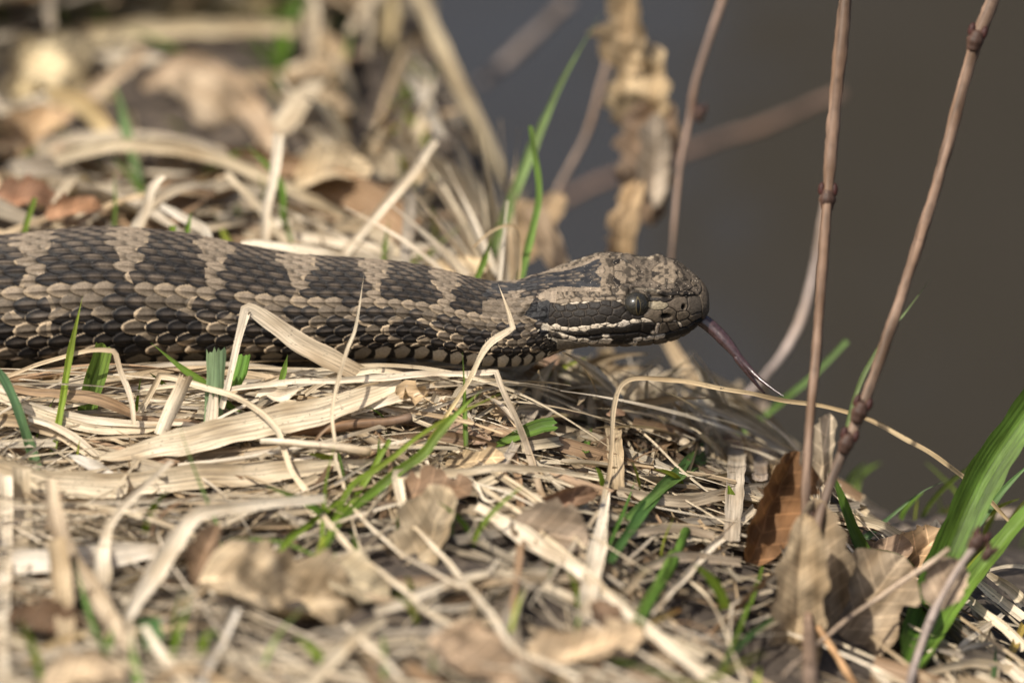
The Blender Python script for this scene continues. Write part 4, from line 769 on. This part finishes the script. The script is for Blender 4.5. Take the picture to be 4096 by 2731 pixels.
back('yellowish blurred straw along the top left edge', [(150, 30), (380, 15), (600, 10), (800, -30)], [40, 46, 44, 40], 25, tint=(.48, .40, .21))
back('blurred straw sloping down from the top left', [(330, 200), (420, 140), (520, 190), (600, 290), (640, 380)], [60, 70, 84, 70, 60], 16, tint=(.47, .36, .25), cup=.3)
back('blurred tan stalk rising at the far left', [(-30, 350), (90, 300), (190, 230), (330, 120)], [60, 60, 56, 50], 15, tint=(.46, .35, .23))
back('blurred golden straw hanging at the far left', [(110, 210), (190, 240), (250, 310), (290, 370)], [56, 60, 56, 44], 13, tint=(.55, .42, .22))
back('blurred straw foot behind the snake\'s neck', [(1225, 480), (1260, 560), (1300, 640)], [60, 70, 60], 8, tint=(.42, .32, .22))
back('pale straw leaning left under the snake\'s throat', [(1310, 800), (1250, 900), (1190, 1010), (1140, 1090)], [18, 22, 24, 22], 3.2, tint=(.52, .45, .36))
back('long faint straw crossing the hollow below the throat', [(1060, 1050), (1180, 1030), (1300, 1010), (1420, 960), (1540, 880)], [22, 26, 30, 32, 28], 4.5, tint=(.47, .40, .29))
back('upright blurred straw below the jaw', [(1390, 800), (1400, 900), (1410, 1000), (1420, 1120)], [44, 44, 40, 34], 8, tint=(.47, .37, .24))
back('tan blurred straw slanting right below the chin', [(1530, 780), (1590, 870), (1660, 960), (1740, 1060), (1800, 1180)], [40, 52, 52, 50, 44], 8, tint=(.50, .38, .24))
back('blurred pale stalk standing below the tongue', [(1690, 880), (1695, 980), (1690, 1090), (1680, 1240)], [44, 46, 44, 40], 7, tint=(.47, .40, .31))
back('blurred grey stalk right of the pale one below the tongue', [(1750, 870), (1752, 960), (1745, 1100)], [32, 36, 36], 9, tint=(.40, .33, .27))
back('level blurred straw low behind the twigs', [(1420, 1130), (1560, 1150), (1700, 1130), (1790, 1110)], [26, 30, 30, 24], 5, tint=(.44, .36, .26))
back('blurred level stalk beyond the wide green blade', [(2040, 1215), (2180, 1190), (2352, 1172)], [24, 28, 28], 5, tint=(.36, .29, .23))
back('blurred fallen straw in the hollow left of the twigs', [(1480, 1300), (1580, 1280), (1700, 1290)], [24, 30, 24], 2.2, tint=(.42, .34, .25))
back('dim straw lying in the hollow above the cut stems', [(1450, 1230), (1540, 1210), (1640, 1230)], [22, 26, 20], 2.6, tint=(.42, .34, .25))

# --- blurred foreground along the bottom
def fore(label, pts, w, d, **kw): return straw(label, V_(*pts), np.array(w) * v if np.ndim(w) else w * v, d, nc=7, **kw)
fore('upright pale straw along the lower left edge', [(12, 1090), (14, 1200), (10, 1330), (0, 1600)], [36, 40, 42, 50], [-3.5, -5.5], tint=PALE)
fore('tan straw beside the one on the lower left edge', [(48, 1080), (52, 1180), (42, 1290)], [44, 50, 36], -3.4, tint=STRAW)
fore('bent grey-tan stalk with a knee at lower left', [(118, 1100), (125, 1170), (150, 1260), (215, 1360), (270, 1450), (290, 1500)], [34, 48, 56, 58, 50, 30], [-5.0, -6.2, -7], tint=(.47, .38, .27), cup=.3)
fore('vertical tan straw below the knee of the bent stalk', [(128, 1240), (142, 1330), (150, 1440), (150, 1540)], [50, 58, 50, 36], -6.3, tint=(.50, .39, .25), ragged=(.3, .5))
fore('flat white straw lying level at lower left', [(30, 1292), (120, 1288), (210, 1280), (300, 1268), (360, 1266)], [64, 66, 64, 56, 40], -4.6, tint=(.68, .62, .53))
fore('blurred pale straw doubled down in the left foreground', [(395, 1058), (340, 1110), (290, 1158), (250, 1205), (238, 1265), (233, 1372)], [14, 22, 26, 40, 52, 34], [-4.2, -4.8, -5.2], kink=(3,), tint=PALE)
fore('broad blurred straw arching down to the bottom left', [(745, 1146), (660, 1150), (588, 1159), (500, 1172), (442, 1192), (375, 1285), (335, 1350), (295, 1418)], [24, 30, 34, 38, 50, 54, 44, 30], [-3.6, -4.6, -5.4, -6], tint=PALE)
fore('white knob-ended stalk at the bottom left', [(290, 1420), (300, 1480), (325, 1600)], [34, 36, 40], -8, tint=PALE, cup=.4)
fore('white stalk leaning right at the bottom', [(545, 1395), (510, 1470), (440, 1600)], [30, 36, 42], -7.5, tint=(.64, .60, .54), cup=.4)
fore('pale stalk crossing down right at the bottom left', [(330, 1440), (380, 1510), (450, 1600)], [30, 40, 48], -8, tint=PALE)
fore('golden straw low at the left', [(60, 1530), (120, 1480), (200, 1450)], [26, 34, 24], -7.5, tint=(.56, .42, .22))
fore('grey level straw near the bottom left', [(-20, 1510), (80, 1500), (190, 1490)], [26, 30, 26], -7.5, tint=GREY)
fore('straight blurred straw under the big crumpled leaf', [(790, 1430), (860, 1495), (960, 1600)], [22, 24, 26], -7, tint=PALE)
fore('pale blurred blade end left of the straight straw', [(690, 1590), (760, 1520), (830, 1450), (880, 1420)], [40, 48, 44, 34], -6.5, tint=STRAW)
fore('brownish arched straw on the bottom edge', [(350, 1580), (400, 1535), (470, 1545), (560, 1600)], [26, 30, 30, 28], -9, tint=(.44, .32, .19))
green('blurred green blade crossing the bent stalk', V_((170, 1280), (190, 1360), (215, 1440), (245, 1500)), [24, 40, 42, 20], -6.6, tint=(.11, .19, .05), taper=(.3, 0))
green('short bright green stub at the bottom left', V_((318, 1570), (305, 1510), (300, 1450)), [50, 56, 30], -8.2, tint=(.11, .22, .02), taper=(0, .3))
green('wide dark green cut stub at the bottom left', V_((350, 1490), (345, 1450), (340, 1420)), [90, 110, 110], -7.6, tint=(.055, .13, .035), taper=(0, 0))
green('leaning green blade right of the cut stub', V_((385, 1530), (405, 1470), (430, 1400), (440, 1340)), [30, 44, 44, 14], -7.6, tint=(.14, .24, .02))
green('thin pale green blade across the crumpled leaf', V_((605, 1530), (625, 1480), (660, 1430), (720, 1370)), [26, 30, 26, 10], -8.2, tint=(.2, .28, .08))
green('small green shoot beside the tuft', V_((765, 1340), (768, 1300), (770, 1260)), [16, 20, 8], -3.4, tint=(.13, .24, .03))
green('blurred green blade near the bottom, left of the pink leaf', V_((880, 1568), (882, 1510), (878, 1450)), [34, 36, 24], -7.2, tint=(.12, .2, .03), taper=(0, .2))
green('green shoot in the gap of the lower centre litter', V_((1322, 1470), (1328, 1420), (1335, 1370)), [18, 22, 10], -2.8, tint=(.10, .2, .02))
green('blurred dark green blade left of the slim one', V_((1660, 1520), (1720, 1460), (1775, 1420)), [34, 40, 30], -.2, tint=(.05, .11, .03), taper=(.2, 0))

# --- dead leaves
def leaf(label, cx, cy, d, Lp, Wp, ang, tilt=20, curl=.3, crumple=.1, tint=TANC, seed=0, lean=0, rag=.18, cat='dead leaf', name='dead_leaf', roll_up=0.0, parent=None):
    """whole leaf: Lp x Wp photo pixels, long axis turned by ang in the picture, blade tipped by tilt about it and by lean along it"""
    nu, nv = 44, 22; rg = np.random.default_rng(seed + 100); Lc, Wc = Lp / PPC, Wp / PPC
    u = np.linspace(-1, 1, nu)[:, None]; tv = np.linspace(-1, 1, nv)[None, :]
    hw = np.clip(1 - np.abs(u) ** 2.4, 0.0008, 1) ** .55
    k1 = np.stack([u[:, 0] * 2.6 + seed * 3.3, 0 * u[:, 0], 0 * u[:, 0]], 1); ra = (vnoise(k1, seed) - .5); rb = (vnoise(k1 + 7.7, seed + 1) - .5)
    k2 = k1 * 3.1; ra = ra + .6 * (vnoise(k2, seed + 2) - .5); rb = rb + .6 * (vnoise(k2 + 3, seed + 3) - .5)
    side = np.where(tv > 0, 1 + 2.2 * rag * ra[:, None], 1 + 2.2 * rag * rb[:, None])
    yv = tv * hw * side; x = u * Lc / 2 + 0 * tv; y = yv * Wc / 2
    pp = np.stack([x.ravel() * 1.1 + seed * 5, y.ravel() * 1.1, 0 * x.ravel()], 1)
    zz = (curl * Wc * (yv ** 2 - .3)).ravel() + crumple * ((vnoise(pp, seed) - .5) * 1.8 + (vnoise(pp * 2.7, seed + 4) - .5) * .8 + (vnoise(pp * 6, seed + 9) - .5) * .25)
    zz = zz - .05 * Wc * np.exp(-(tv * hw / .10) ** 2).ravel() * 1.0
    if roll_up:
        t_ = yv.ravel() * roll_up; rr = Wc / 2 / roll_up; y = (rr * np.sin(t_)).reshape(y.shape); zz = zz + rr * (1 - np.cos(t_))
    a = math.radians(ang); e1 = math.cos(a) * AX + math.sin(a) * AU; e2 = -math.sin(a) * AX + math.cos(a) * AU; e3 = -AF
    t = math.radians(-tilt); e2, e3 = e2 * math.cos(t) + e3 * math.sin(t), e3 * math.cos(t) - e2 * math.sin(t)
    t = math.radians(lean); e1, e3 = e1 * math.cos(t) + e3 * math.sin(t), e3 * math.cos(t) - e1 * math.sin(t)
    d = float(clear_depth(cx, cy, d, .30)); k = 1 + d / D0; V = P(cx, cy, d) + k * (x.ravel()[:, None] * e1 + y.ravel()[:, None] * e2 + zz[:, None] * e3)
    note(V); blot = vnoise(pp * 1.6 + 11, seed + 6); tt = np.array(tint)[None] * np.array([1.0, .98, .86]) * (0.72 + .55 * blot)[:, None]
    uv = np.stack([(yv * Wc / 2).ravel(), x.ravel() + seed * 1.37], 1)
    if parent is not None: return tag(child(parent, name, V, grid_faces(nu, nv), M_LEAF, uv=uv, tint=tt), label)
    return tag(build(name, V, grid_faces(nu, nv), M_LEAF, uv=uv, tint=tt), label, cat)
PINK = (.33, .25, .195)
leaf('big crumpled pinkish-tan leaf blurred in the lower left foreground', 1170, 2375, -6.2, 760, 330, -14, 42, .35, .45, (.37, .30, .23), 1)
leaf('thin brown leaf standing behind the crumpled one', 820, 2215, -5.2, 260, 130, 70, 20, .3, .2, (.20, .14, .105), 2)
leaf('pale perforated leaf scrap below the green tuft', 1440, 2330, -4.2, 260, 210, -20, 35, .25, .18, (.44, .38, .30), 3, rag=.3)
leaf('torn grey-brown leaf behind the fallen straw leg', 1690, 2130, -2.9, 420, 240, 60, 30, .25, .25, (.36, .30, .235), 4, rag=.3)
leaf('reddish-brown torn leaf under the level straw', 1740, 1990, -2.4, 320, 190, 15, 38, .3, .25, (.22, .15, .11), 5, rag=.3)
leaf('small tan leaf flake under the cut green blade', 1900, 1840, -1.4, 240, 90, 4, 35, .3, .16, (.42, .32, .22), 6, rag=.25)
leaf('rolled brown leaf lying right of the diagonal straws', 2250, 2010, -1.3, 290, 130, 20, 15, .1, .12, (.24, .155, .115), 7, roll_up=1.6)
leaf('grey leaf underside below the rolled brown leaf', 2200, 2130, -1.7, 320, 210, -10, 35, .2, .12, (.22, .175, .145), 8)
leaf('pink-brown leaf at the bottom centre', 1900, 2640, -6.6, 400, 280, -20, 45, .25, .3, PINK, 9)
leaf('tan leaf lying on soil right of the pink-brown one', 2290, 2590, -4.8, 380, 190, 10, 50, .2, .2, (.38, .30, .23), 10)
leaf('dark leaf scrap between the diagonal straws', 2430, 2480, -3.6, 190, 120, -60, 30, .2, .12, (.20, .14, .11), 11)
leaf('tan leaf piece beneath the thick diagonal straw', 2480, 2560, -4.0, 200, 160, 35, 30, .2, .12, (.42, .33, .25), 12)
leaf('rust-orange leaf standing against the twig pair', 3110, 2040, -2.3, 500, 200, 68, -12, .5, .42, (.165, .092, .052), 13, rag=.3)
leaf('peeling pale bark strip wrapped round the feet of the twigs', 3185, 2480, -3.3, 860, 230, 86, 8, .35, .3, (.34, .27, .20), 40, rag=.25, name='bark_strip', cat='bark')
leaf('grey-brown bark flap between the feet of the twigs', 3290, 2250, -3.0, 520, 190, 95, -10, .3, .25, (.25, .2, .155), 41, rag=.25, name='bark_strip', cat='bark')
leaf('pale torn leaf strip behind the top of the rust leaf', 3290, 1800, -2.1, 300, 110, 80, 20, .4, .15, (.44, .37, .31), 14, rag=.3)
leaf('large spotted tan leaf at the lower right', 3440, 2440, -2.6, 560, 360, 52, 18, .2, .25, (.27, .215, .17), 15, rag=.28)
leaf('brown-grey leaf behind the spotted tan one', 3420, 2350, -1.4, 420, 230, 12, 30, .3, .22, (.21, .165, .135), 16, rag=.25)
leaf('dull brown leaf lying behind the dark green blade', 3470, 2240, -.2, 380, 190, 16, 35, .3, .2, (.27, .20, .165), 17)
leaf('pink-tan leaf tip folded against the very wide green blade', 3690, 2190, -.6, 230, 160, 40, 20, .5, .15, (.52, .38, .275), 18)
leaf('tan leaf hanging from the knobbed dry twig', 3780, 2330, -3.9, 220, 180, 60, 15, .3, .15, (.36, .285, .24), 19)
leaf('tan blurred leaf at the bottom left corner', 330, 2700, -8.6, 330, 170, 10, 45, .3, .2, (.40, .32, .25), 20)
leaf('dark brown leaf in the gap at lower left', 190, 2500, -6.0, 330, 170, -8, 50, .3, .2, (.13, .085, .06), 21)
hang = empty('hanging_leaf', P(2520, 1000, 9.5)); tag(hang, 'withered brown leaf hanging folded above the snake\'s head, out of focus', 'dead leaf')
leaf(None, 2570, 370, 10, 400, 230, 80, 10, .3, .35, (.36, .28, .195), 22, rag=.3, parent=hang, name='upper_lobe')
leaf(None, 2520, 130, 10, 360, 190, 100, 20, .5, .4, (.30, .23, .16), 23, rag=.3, parent=hang, name='leaf_top')
leaf(None, 2600, 640, 9.5, 520, 250, 86, 15, .4, .35, (.22, .165, .135), 24, rag=.3, parent=hang, name='lower_lobe')
leaf(None, 2620, 640, 9.0, 380, 130, 88, 10, .3, .1, (.29, .25, .225), 25, parent=hang, name='folded_flap')
leaf(None, 2520, 900, 9.0, 380, 130, 78, 25, .5, .25, (.42, .31, .21), 26, rag=.3, parent=hang, name='leaf_tail')
leaf('bright white-cream curled leaf blurred at far left', 270, 330, 19, 420, 200, -30, 30, .4, .4, (.58, .50, .38), 27)
leaf('greyish cream leaf left of the white-cream one', 130, 300, 20, 300, 230, 30, 30, .3, .3, (.56, .49, .37), 28)
leaf('pinkish-brown leaf blurred at the upper left', 860, 420, 18, 420, 260, -40, 35, .3, .3, (.31, .25, .2), 29)
leaf('brown leaf blurred below the cream leaf', 110, 560, 15, 420, 200, 35, 35, .3, .3, (.36, .26, .18), 30)
leaf('reddish-brown crumbled leaf behind the snake at far left', 100, 800, 6.5, 300, 130, 0, 35, .4, .25, (.28, .165, .12), 31)
leaf('second reddish crumb leaf right of the first behind the snake', 290, 850, 5.5, 240, 100, 10, 30, .5, .2, (.32, .19, .13), 32)
leaf('cream leaf scrap behind the snake\'s neck', 1800, 1080, 5.2, 330, 110, 5, 35, .3, .15, (.58, .48, .37), 33)
leaf('pale leaf patch behind the snake, under the yellow stalk', 1330, 680, 9, 320, 170, 8, 40, .3, .2, (.50, .41, .31), 34)
leaf('brown leaf on the bank behind the snake\'s neck', 2150, 900, 9, 320, 190, 60, 25, .3, .25, (.36, .27, .19), 35)

# --- the uncounted mass: fallen straw, crumbled leaves, grass sprouts
def scatter():
    hb, lb, gb = Batch(), Batch(), Batch()
    pal = [PALE, STRAW, STRAW, TANC, (.55, .47, .35), GREY, BROWN, (.50, .38, .24)]
    n = 0; tries = 0
    while n < 5200 and tries < 46000:
        tries += 1
        x = RNG.uniform(-15, 15); y = RNG.uniform(-15, 29) if RNG.random() < .55 else RNG.uniform(-13, 8)
        if tries % 9 == 0: x, y = RNG.uniform(0, 7), RNG.uniform(2, 11)
        if tries % 5 == 1: x, y = RNG.uniform(-26, 20), RNG.uniform(-22, 38)
        zb = float(bank_z(x, y))
        if zb < -15: continue
        far_ = y > 6 and x < 0
        Ln = RNG.uniform(1.2, 10) * (1.1 if far_ else 1); hd = RNG.normal(0, .75) if RNG.random() < .55 else RNG.uniform(0, math.pi)
        m_ = max(6, int(Ln / .35)); t = np.linspace(-.5, .5, m_); bend = RNG.normal(0, .35)
        xs = x + Ln * t * math.cos(hd) - bend * Ln * (t * t) * math.sin(hd); ys = y + Ln * t * math.sin(hd) + bend * Ln * (t * t) * math.cos(hd)
        lay = RNG.random() ** 1.6 * (.65 if not far_ else 1.6); lift = RNG.normal(0, .10) * Ln; hump = abs(RNG.normal(0, .05 if not far_ else .12)) * Ln
        zs = bank_z(xs, ys) + .05 + lay * .9 + lift * t * .8 + hump * (1 - 4 * t * t)
        zs = np.maximum(zs, bank_z(xs, ys) - .25)
        Cc = np.stack([xs, ys, zs], 1)
        if hides_snake(Cc): continue
        dc = dense(Cc)
        if covers(dc) > .02 * len(dc): continue
        if far_ and RNG.random() < .35: continue
        if y < -4 and RNG.random() < .45: continue
        qx, qy, qd = proj(Cc)
        if ((qx > 2650) & (qy < 1400 + (qx - 2650) * .75)).any() or ((qx > 1750) & (qy < 1000)).any() or ((qx > 2050) & (qx < 2600) & (qy < 1420)).any(): continue
        wd = RNG.uniform(.03, .11) if RNG.random() < .70 else RNG.uniform(.11, .34)
        wd = np.full(m_, wd * (2.8 if far_ else 1))
        if RNG.random() < .5: wd = wd * np.clip((.5 - t) * 3.5, .1, 1)
        N = np.tile(np.array([RNG.normal(0, .45), RNG.normal(-.35, .4), 1.0]), (m_, 1))
        V, F, uv, s = ribbon(Cc, wd, N, RNG.normal(0, .35) + t * RNG.normal(0, 1.2), RNG.uniform(.05, .35), 3 if far_ else 5, (.4, .4))
        c = np.array(pal[RNG.integers(len(pal))]) * RNG.uniform(.55, 1.08); hb.add(V, F, uv + RNG.random(2) * 50, c); n += 1
    for k in range(3600):                    # low mat pressed onto the soil
        x = RNG.uniform(-15, 15); y = RNG.uniform(-15, 12)
        if k % 6 == 0: x, y = RNG.uniform(-1, 8), RNG.uniform(0, 11)
        if y < -3 and RNG.random() < .5: continue
        if float(bank_z(x, y)) < -13: continue
        Ln = RNG.uniform(2.0, 10); hd = RNG.normal(-.15, .8); m_ = max(5, int(Ln / .4)); t = np.linspace(-.5, .5, m_); bend = RNG.normal(0, .3)
        xs = x + Ln * t * math.cos(hd) - bend * Ln * t * t * math.sin(hd); ys = y + Ln * t * math.sin(hd) + bend * Ln * t * t * math.cos(hd)
        g0 = ground_z(xs, ys); Cc = np.stack([xs, ys, np.maximum(g0, g0.mean()) * .4 + g0 * .6 + .03 + .30 * RNG.random() + RNG.normal(0, .03) * Ln * t], 1)
        dc = dense(Cc, 5)
        if hides_snake(Cc) or covers(dc) > .02 * len(dc): continue
        qx, qy, qd = proj(Cc)
        if ((qx > 2650) & (qy < 1400 + (qx - 2650) * .75)).any() or ((qx > 2050) & (qx < 2600) & (qy < 1420)).any(): continue
        wd = np.full(m_, RNG.uniform(.025, .09) if RNG.random() < .65 else RNG.uniform(.09, .26))
        if RNG.random() < .5: wd = wd * np.clip((.5 - t) * 3.5, .1, 1)
        V, F, uv, s = ribbon(Cc, wd, np.tile(np.array([RNG.normal(0, .5), RNG.normal(-.3, .5), 1.0]), (m_, 1)), RNG.normal(0, .3) + t * RNG.normal(0, 1.0), RNG.uniform(.05, .35), 4, (.5, .5))
        hb.add(V, F, uv + RNG.random(2) * 50, np.array(pal[RNG.integers(len(pal))]) * RNG.uniform(.28, .85))  # darker tints: shade of the gaps between straws put into the colour
    for k in range(4200):                    # long fine strands arching over the mat, and standing dead grass on the slope under the head
        stand = k % 3 == 0; bst = k % 15 == 3
        if bst: x, y = RNG.uniform(-4.5, 1.2), RNG.uniform(11, 23)
        elif stand: x, y = RNG.uniform(-.5, 6.5), RNG.uniform(1.5, 9.5)
        else: x, y = RNG.uniform(-13, 13), RNG.uniform(-13, 2)
        if float(bank_z(x, y)) < -16: continue
        if stand:
            h = RNG.uniform(1.0, 4.5); m_ = 12; t = np.linspace(0, 1, m_); lx, ly = RNG.normal(0, .7) * h, RNG.normal(0, .4) * h
            Cc = np.stack([x + lx * t ** 1.4, y + ly * t ** 1.4, bank_z(x, y) + h * t * (1 - .35 * t * abs(RNG.normal(.5, .5)))], 1); wd0 = RNG.uniform(.06, .24)
        else:
            Ln = RNG.uniform(5, 14); hd = RNG.uniform(-1.2, 1.2); m_ = 26; t = np.linspace(-.5, .5, m_); b1, b2 = RNG.normal(0, .35), RNG.normal(0, .5)
            xs = x + Ln * t * math.cos(hd) - (b1 * t * t + b2 * t ** 3) * Ln * math.sin(hd); ys = y + Ln * t * math.sin(hd) + (b1 * t * t + b2 * t ** 3) * Ln * math.cos(hd)
            Cc = np.stack([xs, ys, bank_z(xs, ys) + .1 + .25 * RNG.random() + abs(RNG.normal(0, .07)) * Ln * (1 - 4 * t * t) + RNG.normal(0, .05) * Ln * t], 1); wd0 = RNG.uniform(.025, .075)
        dc = dense(Cc, 4)
        if hides_snake(dc, 2) or covers(dc) > (.10 if bst else .5 if stand else .07) * len(dc): continue
        qx, qy, qd = proj(Cc)
        if bst:
            wd0 *= 1.8
            if (qx > 2250).any() or ((qx > 1780) & (qy < 400)).any() or (qy < 150).any(): continue
        elif ((qx > 2100) & (qy < 1405 + np.clip(qx - 2780, 0, 9e3) * .85)).any(): continue
        wd = wd0 * np.clip((t[-1] - t) / (t[-1] - t[0]) * 2.5, .15, 1)
        V, F, uv, s = ribbon(Cc, wd, np.tile(np.array([RNG.normal(0, .5), -1, .6]), (m_, 1)), RNG.normal(0, .4) + t * RNG.normal(0, 1.5), RNG.uniform(.05, .3), 4, (.3, 0))
        hb.add(V, F, uv + RNG.random(2) * 50, np.array([PALE, PALE, STRAW, STRAW, TANC][RNG.integers(5)]) * RNG.uniform(.7 if stand else .75, 1.05))
    for k in range(130):
        x = RNG.uniform(-15, 15); y = RNG.uniform(-15, 26); zb = float(bank_z(x, y))
        if zb < -14: continue
        r = RNG.uniform(.2, .65); nu, nv = 9, 7; u = np.linspace(-1, 1, nu)[:, None]; tv = np.linspace(-1, 1, nv)[None, :]
        hw = np.clip(1 - np.abs(u) ** 2.2, .02, 1) ** .6 * (1 + .35 * (RNG.random((nu, 1)) - .5)); a = RNG.uniform(0, 6.3)
        lx = u * r + 0 * tv; ly = tv * hw * r * .6; lz = RNG.uniform(-.3, .6) * r * (tv * hw) ** 2 + (RNG.random((nu, nv)) - .5) * .10 * r + u * RNG.normal(0, .25) * r
        V = np.stack([x + lx * math.cos(a) - ly * math.sin(a), y + lx * math.sin(a) + ly * math.cos(a), zb + .12 + RNG.random() * .5 + lz], -1).reshape(-1, 3)
        if hides_snake(V) or (covers(V) > 3 and RNG.random() < .9): continue
        qx, qy, qd = proj(V)
        if ((qx > 2650) & (qy < 1400 + (qx - 2650) * .75)).any() or ((qx > 1750) & (qy < 1000)).any(): continue
        c = np.array([(.30, .21, .15), (.38, .29, .21), (.22, .145, .10), (.43, .34, .25), (.17, .12, .09)][RNG.integers(5)]) * RNG.uniform(.8, 1.1)
        lb.add(V, grid_faces(nu, nv), np.stack([ly.ravel(), lx.ravel()], 1) + RNG.random(2) * 30, c)
    for k in range(330):
        x = RNG.uniform(-14, 11); y = RNG.uniform(-12, 24); zb = float(bank_z(x, y))
        if zb < -9: continue
        h = RNG.uniform(.5, 1.7); m_ = 9; t = np.linspace(0, 1, m_); lx, ly = RNG.normal(0, .45, 2) * h
        Cc = np.stack([x + lx * t ** 1.6, y + ly * t ** 1.6, zb + h * t * (1 - .15 * t)], 1)
        if hides_snake(Cc) or covers(Cc) > 3: continue
        qx, qy, qd = proj(Cc)
        if ((qx > 2450) & (qy < 1800)).any() or ((qx > 1750) & (qy < 1000)).any(): continue
        wd = RNG.uniform(.07, .2) * np.clip((1 - t) * 2.2, .04, 1) ** .7
        V, F, uv, s = ribbon(Cc, wd, np.tile([RNG.normal(0, .6), -1, .2], (m_, 1)), RNG.normal(0, .5), .08, 3, (0, 0), .15)
        gb.add(V, F, uv + RNG.random(2) * 30, np.array([GRN, DGRN, YGRN, (.11, .2, .03)][RNG.integers(4)]) * RNG.uniform(.8, 1.1))
    tag(hb.make('straw_litter', M_STRAW, origin=np.zeros(3)), 'tangled mat of fallen dry straw covering the bank', 'straw litter', kind='stuff')
    tag(lb.make('leaf_litter', M_LEAF, origin=np.zeros(3)), 'crumbled brown leaf bits scattered among the straw', 'leaf litter', kind='stuff')
    tag(gb.make('grass', M_GREEN, origin=np.zeros(3)), 'sparse short green grass sprouting through the straw', 'grass', kind='stuff')
scatter()
